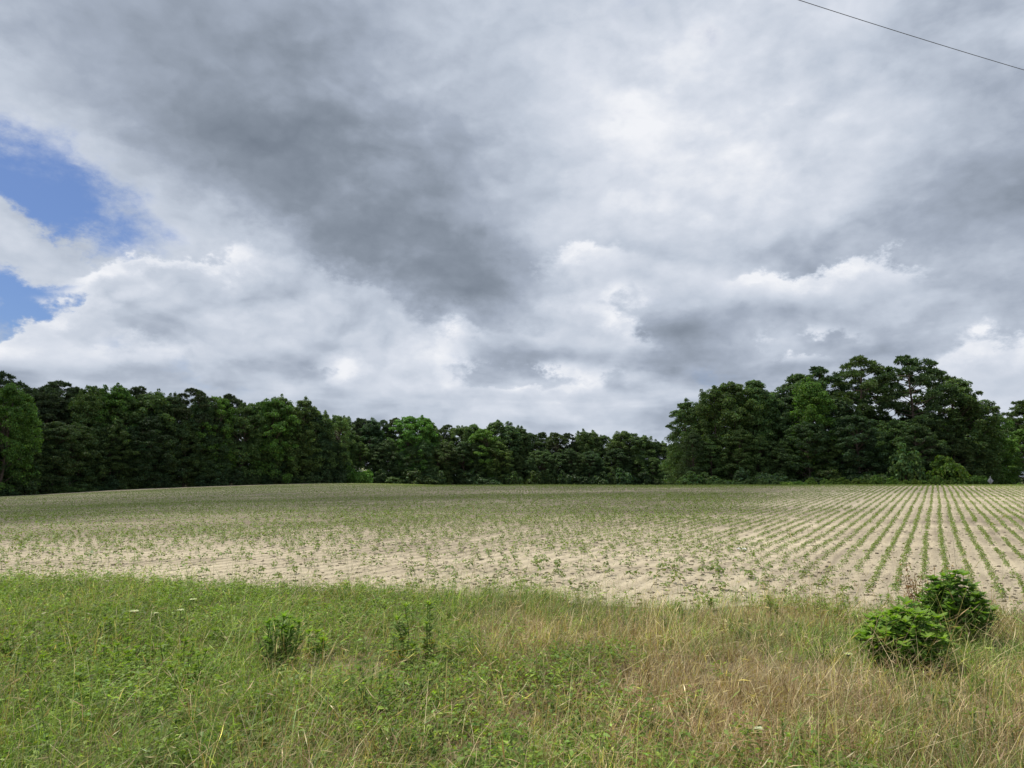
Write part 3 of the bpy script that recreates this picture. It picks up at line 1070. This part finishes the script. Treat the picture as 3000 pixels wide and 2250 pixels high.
# clods and crumbs of soil with their own small shadows
rc = np.random.default_rng(17)
n = 15000
yy = 8 + 22 * rc.random(n) ** 1.5
xx = rc.uniform(-0.9, 0.9, n) * yy
m = in_field(xx, yy, -0.1)
xx, yy = xx[m], yy[m]
n = len(xx)
r_ = 0.006 + 0.030 * rc.random(n) ** 3.5
oc = np.array([(1, 0, 0), (0, 1, 0), (-1, 0, 0), (0, -1, 0), (0, 0, 1), (0, 0, -1)], float)
V = oc[None] * (r_[:, None] * np.array([1.3, 1.0, 0.7])[None])[:, None, :] * rc.uniform(0.6, 1.4, (n, 6, 1)) + np.stack([xx, yy, H(xx, yy) + r_ * 0.25], 1)[:, None]
Fb = np.array([(4, 0, 1, 2), (4, 2, 3, 0), (5, 2, 1, 0), (5, 0, 3, 2)])
b = Buf()
b.add(V.reshape(-1, 3), (np.arange(n)[:, None, None] * 6 + Fb[None]).reshape(-1, 4), 1.0)
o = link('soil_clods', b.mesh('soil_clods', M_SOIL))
tag(o, 'crumbs and clods of sandy soil on the field', 'soil', kind='stuff')

# last year's stalk bits strewn over the soil
n = 6500
yy = 8 + 26 * rc.random(n) ** 1.4
xx = rc.uniform(-0.9, 0.9, n) * yy
m = in_field(xx, yy, 0.0) & (rc.random(n) < np.clip(fbm(xx * 0.4, yy * 0.4, 15) * 2 - 0.5, 0.05, 1))
xx, yy = xx[m], yy[m]
n = len(xx)
V, F = kites(np.stack([xx, yy, H(xx, yy) + 0.008], 1), rand_dir(n, rc) * np.array([1, 1, 0.12]), np.tile([0, 0, 1.0], (n, 1)) + rc.normal(0, 0.3, (n, 3)), rc.uniform(0.03, 0.13, n), rc.uniform(0.004, 0.011, n), 0.05, 0.5)
b = Buf()
b.add(V, F, np.repeat(np.array([(0.42, 0.35, 0.24), (0.20, 0.15, 0.10), (0.11, 0.085, 0.06), (0.30, 0.24, 0.16)])[rc.integers(0, 4, n)], 4, 0))
o = link('crop_residue', b.mesh('crop_residue', M_GRASS))
tag(o, 'dry bits of old stalk strewn over the field soil', 'residue', kind='stuff')

# ------------------------------------------------------------------ grass of the verge
rg = np.random.default_rng(3)


def verge_points(n, near=2.6, pw=1.0):
    """random points on the verge in and just round the view, evenly spread on the ground"""
    out = []
    got = 0
    while got < n:
        m = n * 2
        X = rg.uniform(-13, 12, m)
        Y = rg.uniform(near, 13, m)
        ok = (np.abs(X) < 0.92 * Y + 0.8) & (Y < EDGE(X) + 0.22 * rg.normal(size=m) - 0.05)
        ok &= rg.random(m) < np.clip(5.2 / Y, 0, 1) ** pw
        out.append(np.stack([X[ok], Y[ok]], 1))
        got += ok.sum()
    return np.concatenate(out)[:n]


def straw_map(x, y):
    """share of dry grass: a tawny drift over the middle and right of the verge, green elsewhere"""
    c = np.exp(-(((x - 1.2) / 2.2) ** 2 + ((y - 5.6) / 1.9) ** 2))
    c2 = np.exp(-(((x - 4.2) / 1.6) ** 2 + ((y - 4.8) / 1.8) ** 2)) * 0.7
    band = np.exp(-((y - EDGE(x) + 0.9) / 0.9) ** 2) * np.clip((x - 0.5) / 3, 0, 1) * 0.5
    return np.clip(0.11 + 0.82 * np.maximum(np.maximum(c, c2), band) + (fbm(x * 0.9, y * 0.9, 11) - 0.5) * 0.9, 0.03, 0.90)


def bare_map(x, y):
    return np.clip((fbm(x * 1.1, y * 1.1, 21) - 0.60) * 7, 0, 1) * np.clip((x + 1) / 3, 0.40, 1)


GREEN = np.array([(0.140, 0.215, 0.045), (0.180, 0.265, 0.054), (0.230, 0.300, 0.070), (0.095, 0.170, 0.040), (0.30, 0.355, 0.095)])
STRAW = np.array([(0.40, 0.30, 0.165), (0.47, 0.37, 0.21), (0.30, 0.205, 0.11), (0.24, 0.145, 0.08), (0.54, 0.45, 0.28)])


def blades(n, l0, l1, w, lean, bendy, seg, dry_boost=0.0, heads=0.0, pw=0.8, near=2.6, tufts=0):
    if tufts:                                   # blades spring from tussocks that share height, hue and lean
        T = verge_points(tufts, near, pw)
        ti = rg.integers(0, tufts, n)
        Q = T[ti] + rg.normal(0, 1, (n, 2)) * rg.uniform(0.012, 0.075, tufts)[ti][:, None]
        tl, tc, td = np.exp(rg.normal(0, 0.32, tufts))[ti], np.exp(rg.normal(0, 0.30, tufts))[ti], rg.random(tufts)[ti]
    else:
        Q = verge_points(n, near, pw)
        tl, tc, td = np.ones(n), np.ones(n), rg.random(n)
    x, y = Q.T
    ok = rg.random(n) > bare_map(x, y) * 0.55
    x, y, tl, tc, td = x[ok], y[ok], tl[ok], tc[ok], td[ok]
    n = len(x)
    base = np.stack([x, y, H(x, y) + 0.004], 1)
    th = rg.uniform(0, 2 * np.pi, n)
    out = np.stack([np.cos(th), np.sin(th), np.zeros(n)], 1) + np.array([0.25, 0.05, 0])     # a light breeze combed it one way
    patch = 0.42 + 1.15 * fbm(x * 1.3, y * 1.3, 31)
    L = rg.uniform(l0, l1, n) * patch * tl
    ln = np.abs(rg.normal(0, lean, n))
    bd = np.abs(rg.normal(0, bendy, n))
    dry = (0.75 * td + 0.25 * rg.random(n)) < np.clip(straw_map(x, y) + dry_boost, 0, 0.97)
    pal = np.where(dry[:, None], STRAW[rg.integers(0, 5, n)], GREEN[rg.integers(0, 5, n)])
    pal = pal * np.exp(rg.normal(0, 0.22, (n, 1))) * ((0.62 + 0.80 * fbm(x * 0.75, y * 1.1, 91)) * tc)[:, None]
    W = w * rg.uniform(0.7, 1.4, n)
    side = unit(np.cross(out, np.tile([0, 0, 1.0], (n, 1))) + rg.normal(0, 0.5, (n, 3)) * np.array([1, 1, 0.1]))
    rows = []
    for i in range(seg + 1):
        t_ = i / seg
        c = base + out * (L * (ln * t_ + bd * t_ ** 2.2))[:, None]
        c[:, 2] += L * (t_ - 0.42 * (ln * t_ + bd * t_ ** 2.2) ** 2 * 0.9)
        ww = (W * (1 - 0.86 * t_ ** 1.5))[:, None] * 0.5
        rows.append((c - side * ww, c + side * ww))
    V = np.stack([v for r in rows for v in r], 1)
    m = 2 * (seg + 1)
    F = np.concatenate([np.arange(n)[:, None] * m + np.array([2 * i, 2 * i + 1, 2 * i + 3, 2 * i + 2]) for i in range(seg)])
    C = np.repeat(pal[:, None], m, 1)
    if heads:
        hs = np.flatnonzero((rg.random(n) < heads) & (L > l0 * 0.8))
        tip = rows[-1][0][hs]
        prev = rows[-2][0][hs]
        A = unit(tip - prev)
        hl = rg.uniform(0.05, 0.13, len(hs))
        V2, F2 = kites(tip - A * (hl * 0.7)[:, None], A, rand_dir(len(hs), rg), hl, W[hs] * 1.7, 0.12, 0.4)
        hc = np.repeat((pal[hs] * np.array([1.05, 1.05, 1.1]) + np.array([0.05, 0.05, 0.03]))[:, None], 4, 1).reshape(-1, 3)
        return [(V.reshape(-1, 3), F, C.reshape(-1, 3)), (V2, F2, hc)]
    return [(V.reshape(-1, 3), F, C.reshape(-1, 3))]


buf = Buf()
for part in (blades(100000, 0.05, 0.15, 0.0055, 0.5, 0.6, 1) + blades(90000, 0.08, 0.21, 0.0050, 0.55, 0.7, 2, tufts=5200)
             + blades(14000, 0.22, 0.50, 0.0032, 0.30, 0.6, 3, 0.18, 0.8, tufts=2600) + blades(10000, 0.20, 0.48, 0.0036, 0.7, 0.9, 3, 0.55, 0.5)):
    buf.add(*part)
# thin dead thatch lying on the ground
Q = verge_points(26000, 2.6, 0.8)
n = len(Q)
b0 = np.stack([Q[:, 0], Q[:, 1], H(Q[:, 0], Q[:, 1]) + 0.015 + 0.03 * rg.random(n)], 1)
A = rand_dir(n, rg) * np.array([1, 1, 0.16])
V, F = kites(b0, A, np.tile([0, 0, 1.0], (n, 1)) + rg.normal(0, 0.3, (n, 3)), rg.uniform(0.06, 0.2, n), 0.004, 0.05, 0.5)
buf.add(V, F, np.repeat(STRAW[rg.integers(0, 5, n)] * rg.uniform(0.45, 0.95, (n, 1)), 4, 0))
o = link('verge_grass', buf.mesh('verge_grass', M_GRASS))
tag(o, 'rough mixed green and dry tawny grass of the verge', 'grass', kind='stuff')

# low broad-leaved ground cover between the blades
buf = Buf()
Q = verge_points(48000, 2.6, 0.5)
pm = fbm(Q[:, 0] * 0.8, Q[:, 1] * 0.8, 71) + np.clip(-Q[:, 0] * 0.03, -0.1, 0.15) - 0.12 * straw_map(Q[:, 0], Q[:, 1])
pm = pm + (fbm(Q[:, 0] * 4.5, Q[:, 1] * 4.5, 72) - 0.5) * 0.35
Q = Q[rg.random(len(Q)) < np.clip((pm - 0.41) * 3.6, 0, 0.8)]
n = len(Q)
hh = rg.uniform(0.04, 0.22, n) * (0.4 + fbm(Q[:, 0] * 1.1, Q[:, 1] * 1.1, 55))
hue = fbm(Q[:, 0] * 1.7, Q[:, 1] * 1.7, 81)
for k in range(6):
    th = rg.uniform(0, 6.28, n)
    out = np.stack([np.cos(th), np.sin(th), rg.normal(0.25, 0.3, n)], 1)
    b0 = np.stack([Q[:, 0], Q[:, 1], H(Q[:, 0], Q[:, 1]) + hh * rg.uniform(0.5, 1.1, n)], 1) + out * 0.008
    L = rg.uniform(0.02, 0.055, n)
    V, F = kites(b0, out, np.tile([0, 0, 1.0], (n, 1)) + rg.normal(0, 0.35, (n, 3)), L, L * 0.5, 0.2)
    c = jitter_col(rg, n, (0.175, 0.255, 0.055), 0.30, 0.09) * (0.6 + 0.85 * hue)[:, None]
    buf.add(V, F, np.repeat(c, 4, 0))
o = link('ground_cover', buf.mesh('ground_cover', M_WEED))
tag(o, 'small leafy weeds low among the verge grass', 'weeds', kind='stuff')

# ------------------------------------------------------------------ weeds that stand out, each a plant of its own
def lobed(P, A, N, L, W, buf, C):
    """pointed leaf with two side teeth: 8 vertices, 3 quads either side folded on the rib"""
    n = len(P)
    A = unit(A)
    S = unit(np.cross(A, N))
    U = np.cross(S, A)
    L, W = np.broadcast_to(L, n)[:, None], np.broadcast_to(W, n)[:, None]
    rib = lambda t_: P + A * L * t_ - U * L * 0.22 * t_ ** 2
    e = lambda t_, w_, s_: rib(t_) + S * W * w_ * s_ + U * W * 0.14 * w_
    a0, a1, a2, a3 = rib(0), rib(0.38), rib(0.7), rib(1.0)
    V = np.stack([a0, e(0.36, 0.5, 1), a1, e(0.36, 0.5, -1), e(0.58, 0.24, 1), e(0.66, 0.36, 1), a2, e(0.58, 0.24, -1), e(0.66, 0.36, -1), a3], 1)
    F = np.array([(0, 1, 4, 2), (0, 2, 7, 3), (2, 4, 5, 6), (2, 6, 8, 7), (6, 5, 9, 8)])
    Fq = (np.arange(n)[:, None, None] * 10 + F[None]).reshape(-1, 4)
    buf.add(V.reshape(-1, 3), Fq, np.repeat(C, 10, 0))


def leafy_stem(leaves, stems, b, tip, L, n, rng, base, shape='lobed', rosette=9, yellow=0.0, lw=0.42, low=0.15):
    """one upright stem with alternate leaves, denser and paler towards the tip, ending in a rosette"""
    b, tip = np.asarray(b, float), np.asarray(tip, float)
    mid = (b + tip) / 2 + rng.normal(0, 0.02, 3)
    tube(stems, [b, mid, tip], [0.005, 0.004, 0.003], (0.19, 0.25, 0.085), 5)
    t_ = low + (1 - low) * rng.random(n) ** 0.75
    P = b + (tip - b) * t_[:, None]
    th = np.arange(n) * 2.4 + rng.normal(0, 0.4, n)
    up = rng.normal(0.12 if shape == 'lobed' else 0.55, 0.25, n)
    A = np.stack([np.cos(th), np.sin(th), up], 1)
    N = np.tile([0, 0, 1.0], (n, 1)) + A * -0.25 + rng.normal(0, 0.2, (n, 3))
    C = jitter_col(rng, n, base, 0.16, 0.05) * (0.75 + 0.45 * t_)[:, None]
    if yellow:
        yl = (rng.random(n) < yellow) & (t_ < 0.55)
        C[yl] = np.array([0.42, 0.33, 0.06]) * rng.uniform(0.7, 1.2, (yl.sum(), 1))
    Ls = L * (1.05 - 0.35 * t_) * rng.uniform(0.75, 1.2, n)
    if rosette:
        m = rosette
        th = np.arange(m) * 2.4
        A2_ = np.stack([np.cos(th), np.sin(th), rng.uniform(0.25, 1.3, m) + (0.0 if shape == 'lobed' else 0.7)], 1)
        P = np.concatenate([P, np.tile(tip, (m, 1))])
        A = np.concatenate([A, A2_])
        N = np.concatenate([N, np.tile([0, 0, 1.0], (m, 1)) - A2_ * 0.5])
        Ls = np.concatenate([Ls, L * rng.uniform(0.5, 0.85, m)])
        C = np.concatenate([C, jitter_col(rng, m, np.asarray(base) * np.array([1.35, 1.25, 1.0]), 0.12, 0.04)])
    if shape == 'lobed':
        lobed(P, A, N, Ls, Ls * lw * 1.3, leaves, C)
    else:
        V, F = kites(P, A, N, Ls, Ls * lw, 0.25, 0.4)
        leaves.add(V, F, np.repeat(C, 4, 0))


def weed(name, px, py, builder, label, cat='weed', group=None):
    x, y, z = on_ground(px, py)
    root = link(name, None)
    root.location = (x, y, z)
    lv, st = Buf(), Buf()
    builder(lv, st, y)
    link('stem', st.mesh('stem', M_WEED, True), root)
    link('leaves', lv.mesh('leaves', M_WEED), root)
    tag(root, label, cat, group)
    return root


def bush_builder(seed, w, h, stems, L, base):
    def f(lv, st, y):
        rng = np.random.default_rng(seed)
        for k in range(stems):
            th = k * 2.399
            r = math.sqrt((k + 0.5) / stems)
            hz = h * (1 - 0.50 * r ** 1.8) * rng.uniform(0.80, 1.08)
            if rng.random() < 0.18:
                hz *= rng.uniform(0.55, 0.85)
            b_ = np.array([math.cos(th) * r * w * 0.26, math.sin(th) * r * w * 0.26, 0])
            tp_ = np.array([math.cos(th) * r * w * 0.5 + rng.normal(0, 0.03), math.sin(th) * r * w * 0.5 + rng.normal(0, 0.03), hz])
            leafy_stem(lv, st, b_, tp_, L * rng.uniform(0.85, 1.15), 15, rng, base, 'lobed', 9, yellow=0.05, low=0.42, lw=0.46)
    return f


def size_at(px, base_py, top_py):
    x, y, z = on_ground(px, base_py)
    r = ray(px, top_py)
    return EYE + r.z / r.y * y - z, y


h1, y1 = size_at(2655, 1962, 1795)
h2, y2 = size_at(2790, 1885, 1690)
weed('leafy_bush', 2655, 1962, bush_builder(1, 238 / F_PX * y1, h1 * 1.08, 84, 0.12, (0.155, 0.265, 0.05)), 'broad bushy weed with large pointed leaves, the lower and lighter of the two bushes', 'bush')
weed('leafy_bush', 2798, 1885, bush_builder(2, 190 / F_PX * y2, h2 * 1.04, 86, 0.12, (0.12, 0.22, 0.045)), 'taller dark bushy weed with large pointed leaves behind the lower, lighter bush', 'bush')


def dead_builder(lv, st, y):
    rng = np.random.default_rng(8)
    for k in range(9):
        a = rng.normal(0, 0.10, 2)
        tp_ = np.array([a[0] * 1.6, a[1] * 1.6, rng.uniform(0.55, 0.85)])
        tube(st, [(a[0] * 0.5, a[1] * 0.5, 0), tp_ * np.array([0.6, 0.6, 0.5]), tp_], [0.005, 0.004, 0.002], (0.22, 0.12, 0.07), 5)
        n = 40
        P = tp_ * np.array([1, 1, 1.0]) * (0.45 + 0.55 * rng.random((n, 1))) + rng.normal(0, 0.03, (n, 3))
        V, F = kites(P, rand_dir(n, rng), rand_dir(n, rng), 0.04, 0.012)
        lv.add(V, F, np.repeat(jitter_col(rng, n, (0.27, 0.15, 0.085), 0.3, 0.05), 4, 0))


weed('dead_stalk', 2703, 1862, dead_builder, 'dry reddish brown weed stalk between the two leafy bushes')


def clump_builder(seed, w, h, stems, L, base, n=26, shape='kite', lw=0.26, low=0.25, yellow=0.0, ros=12):
    def f(lv, st, y):
        rng = np.random.default_rng(seed)
        for k in range(stems):
            th, r = k * 2.399, math.sqrt((k + 0.3) / stems)
            b_ = np.array([math.cos(th) * r * w * 0.4, math.sin(th) * r * w * 0.4, 0])
            tp_ = np.array([math.cos(th) * r * w * 0.5, math.sin(th) * r * w * 0.5, h * rng.uniform(0.6, 1.04)]) + np.append(rng.normal(0, 0.03, 2), 0)
            leafy_stem(lv, st, b_, tp_, L * rng.uniform(0.85, 1.15), n, rng, base, shape, ros, yellow, lw, low)
    return f


hh_, yy_ = size_at(815, 1975, 1825)
weed('leafy_clump', 815, 1975, clump_builder(41, 110 / F_PX * yy_, hh_ * 1.06, 22, 0.10, (0.165, 0.275, 0.055), 24, lw=0.28, low=0.12), 'dense green clump of narrow-leaved stems standing in the green grass', 'weed clump')
hh_, yy_ = size_at(925, 1950, 1850)
weed('leafy_clump', 925, 1950, clump_builder(42, 0.22, hh_, 4, 0.09, (0.18, 0.28, 0.06), 20, lw=0.30), 'small loose clump of narrow-leaved stems beside the dense green clump', 'weed clump')
tall = [(1183, 1965, 1772, 0.035, 'tallest leafy stalk with yellowing lower leaves, standing in the grass'),
        (1258, 1950, 1778, 0.035, 'second tall leafy stalk, close to the tallest one with yellow lower leaves'),
        (1238, 1962, 1812, 0.03, 'slender leafy stalk between the two tall ones with yellowing lower leaves'),
        (1205, 1978, 1850, 0.03, 'short leafy stalk in front of the tallest one'),
        (1146, 1955, 1835, 0.03, 'short leafy stalk to the open grass side of the tallest one')]
for i, (px, by, ty, lw_, lab) in enumerate(tall):
    hh_, yy_ = size_at(px, by, ty)
    weed('leafy_stalk', px, by, clump_builder(50 + i, 0.08, hh_, 2 if i < 2 else 1, 0.105, (0.20, 0.29, 0.07), 52 if i < 3 else 34, lw=0.28, low=0.12, yellow=0.34, ros=10), lab)
for i, (px, by, ty) in enumerate([(2257, 1792, 1745), (2268, 1812, 1768), (2396, 1822, 1770), (2442, 1818, 1782), (2471, 1812, 1776), (2414, 1788, 1752), (2498, 1782, 1758), (2510, 1828, 1802), (2345, 1862, 1832), (2482, 1842, 1815),
                                  (2600, 1800, 1752), (2622, 1790, 1745), (2560, 1850, 1800), (2085, 1790, 1750), (2045, 1812, 1776), (1990, 1800, 1768)]):
    hh_, yy_ = size_at(px, by, ty)
    weed('horseweed', px, by, clump_builder(70 + i, 0.10, hh_ * 1.05, 2 + i % 2, 0.085, (0.14, 0.235, 0.05), 30, lw=0.15, low=0.3, ros=16), 'upright bright green narrow-leaved weed at the sandy edge of the verge', 'weed', 'narrow-leaved weeds at the verge edge')
for i, (px, by) in enumerate([(60, 1900), (130, 1985), (180, 1960), (240, 1945), (330, 1975), (385, 1990), (430, 1960), (480, 1935), (520, 1985), (90, 2040), (300, 1890), (620, 1905), (160, 1890), (560, 2030), (30, 1955), (250, 2030)]):
    weed('broadleaf_weed', px, by, clump_builder(110 + i, 0.24, RT.uniform(0.18, 0.30), 5, 0.07, (0.15, 0.24, 0.045), 12, lw=0.34, low=0.35, ros=8), 'low leafy weed in the thick green grass at the greener end of the verge', 'weed', 'leafy weeds at the greener end')
for i, (px, by) in enumerate([(1150, 2035), (1220, 2060), (1060, 2055), (1290, 2010), (1500, 1850), (1750, 1840), (1850, 1850), (1960, 1840), (2160, 1880), (2420, 1940), (2860, 2040), (2760, 2110), (2900, 2200), (2650, 2030), (1290, 2180), (1600, 2120), (1085, 2110), (2330, 2210)]):
    weed('feathery_weed', px, by, clump_builder(150 + i, 0.32, RT.uniform(0.12, 0.24), 9, 0.05, (0.14, 0.22, 0.055), 16, lw=0.22, low=0.3, ros=10), 'low pale green feathery weed among the drying grass', 'weed', 'feathery weeds in the drying grass')


def umbel_builder(h, r):
    def f(lv, st, y):
        rng = np.random.default_rng(int(h * 1000))
        tube(st, [(0, 0, 0), (0.01, 0, h * 0.5), (0, 0.01, h)], [0.004, 0.003, 0.002], (0.13, 0.17, 0.06), 5)
        for k in range(14):
            th, q = k * 2.4, math.sqrt((k + 0.3) / 14) * r
            tube(st, [(0, 0.01, h), (math.cos(th) * q, math.sin(th) * q, h + 0.025)], [0.0012, 0.0012], (0.13, 0.17, 0.06), 4)
            n = 12
            P = np.array([math.cos(th) * q, math.sin(th) * q, h + 0.027]) + rng.normal(0, 0.006, (n, 3)) * np.array([1, 1, 0.3])
            V, F = kites(P, rand_dir(n, rng) * np.array([1, 1, 0.3]), np.tile([0, 0, 1.0], (n, 1)), 0.012, 0.010, 0.05)
            lv.add(V, F, np.tile([0.78, 0.78, 0.70], (n * 4, 1)))
    return f


for i, (px, by, ty, r) in enumerate([(388, 1860, 1797, 0.04), (525, 1850, 1794, 0.03), (450, 1850, 1803, 0.025), (562, 1812, 1762, 0.03), (2490, 1985, 1925, 0.02), (2225, 2200, 2147, 0.016)]):
    hh_, yy_ = size_at(px, by, ty)
    weed('wild_carrot', px, by, umbel_builder(hh_, r), 'thin stalk with a flat white flower head above the grass', 'wildflower', 'white flower heads in the verge')

# ------------------------------------------------------------------ blossom on one far bush, scrap on the soil
b = Buf()
rb = np.random.default_rng(77)
n = 60
xb = az(1061) * 163
for o in COL.objects:
    if o.get('label', '').startswith('rounded green bush topped with white'):
        far_bush = o
s_ = far_bush.scale
P = rb.normal(0, 1, (n, 3)) * np.array([0.45, 0.3, 0.12]) + np.array([0.2, -0.7, 1.95])
V, F = kites(P, rand_dir(n, rb), np.tile([0, -0.5, 1.0], (n, 1)), 0.16, 0.14)
b.add(V, F, np.tile([0.75, 0.75, 0.68], (n * 4, 1)))
bl = link('blossom', b.mesh('blossom', M_WEED), far_bush)
bl['label'] = 'cluster of white blossom'
far_bush.rotation_euler = (0, 0, 0)

x, y, z = on_ground(2173, 1614)
b = Buf()
rp = np.random.default_rng(4)
gx_, gy_ = np.meshgrid(np.linspace(-0.09, 0.09, 7), np.linspace(-0.06, 0.06, 5), indexing='ij')
gz_ = rp.uniform(0.01, 0.06, gx_.shape)
i, j = np.meshgrid(np.arange(6), np.arange(4), indexing='ij')
a_ = (i * 5 + j).ravel()
b.add(np.stack([gx_ + rp.normal(0, 0.01, gx_.shape), gy_, gz_], -1).reshape(-1, 3), np.stack([a_, a_ + 5, a_ + 6, a_ + 1], 1), (0.75, 0.75, 0.75))
M_PAPER = plain('white_plastic', (0.75, 0.75, 0.76), 0.5)
sc = link('litter_scrap', b.mesh('litter_scrap', M_PAPER))
sc.location = (x, y, z)
sc.modifiers.new('thick', 'SOLIDIFY').thickness = 0.003
tag(sc, 'small crumpled white scrap lying on the field soil', 'litter')
# ------------------------------------------------------------------ unseen cumulus, added to shade the far part of the field
def cloud(target, rx, ry, rz, hgt, seed, dens):
    c = np.array(target, float) + np.array(SUN_DIR) / SUN_DIR.z * hgt
    rng = np.random.default_rng(seed)
    nu, nv = 64, 24
    th = np.linspace(0, 2 * np.pi, nu, endpoint=False)
    ph = np.linspace(-np.pi / 2 + 0.02, np.pi / 2 - 0.02, nv)
    T, Pp = np.meshgrid(th, ph, indexing='ij')
    lump = 1 + 0.16 * np.sin(3 * T + seed) + 0.10 * np.sin(7 * T + 2 * seed) + 0.07 * np.sin(13 * T + seed * 3 + 4 * Pp)
    top = np.where(Pp > 0, 1 + 0.35 * np.sin(5 * T + 6 * Pp) * np.sin(4 * Pp), 0.45)
    V = np.stack([np.cos(T) * np.cos(Pp) * rx * lump, np.sin(T) * np.cos(Pp) * ry * lump, np.sin(Pp) * rz * top], -1) + c
    i, j = np.meshgrid(np.arange(nu), np.arange(nv - 1), indexing='ij')
    F = np.stack([(i * nv + j).ravel(), (((i + 1) % nu) * nv + j).ravel(), (((i + 1) % nu) * nv + j + 1).ravel(), (i * nv + j + 1).ravel()], 1)
    cap = []
    V2 = V.reshape(-1, 3)
    for row in (0, nv - 1):
        V2 = np.concatenate([V2, V[:, row].mean(0)[None]])
        k_ = len(V2) - 1
        for a in range(0, nu, 2):
            cap.append((a * nv + row, k_, ((a + 2) % nu) * nv + row, ((a + 1) % nu) * nv + row))
    m, g = new_mat('cloud_vapour')
    pv = g.node('ShaderNodeVolumePrincipled')
    pv.inputs['Color'].default_value = (0.95, 0.96, 0.97, 1)
    pv.inputs['Density'].default_value = dens
    pv.inputs['Anisotropy'].default_value = 0.6
    m.node_tree.links.new(pv.outputs[0], g.out.inputs['Volume'])
    me = quads('cloud', V2, np.concatenate([F, np.array(cap)]))
    me.materials.append(m)
    o = link('cloud', me)
    return tag(o, kind='stuff')


tag(cloud((-32, 84, 0), 95, 66, 40, 520, 1, 0.022), 'unseen thin white cumulus added to shade the far half of the field', 'cloud')
print('SOY', N_SOY, 'TRIS', sum(len(m.polygons) for m in bpy.data.meshes) * 2)
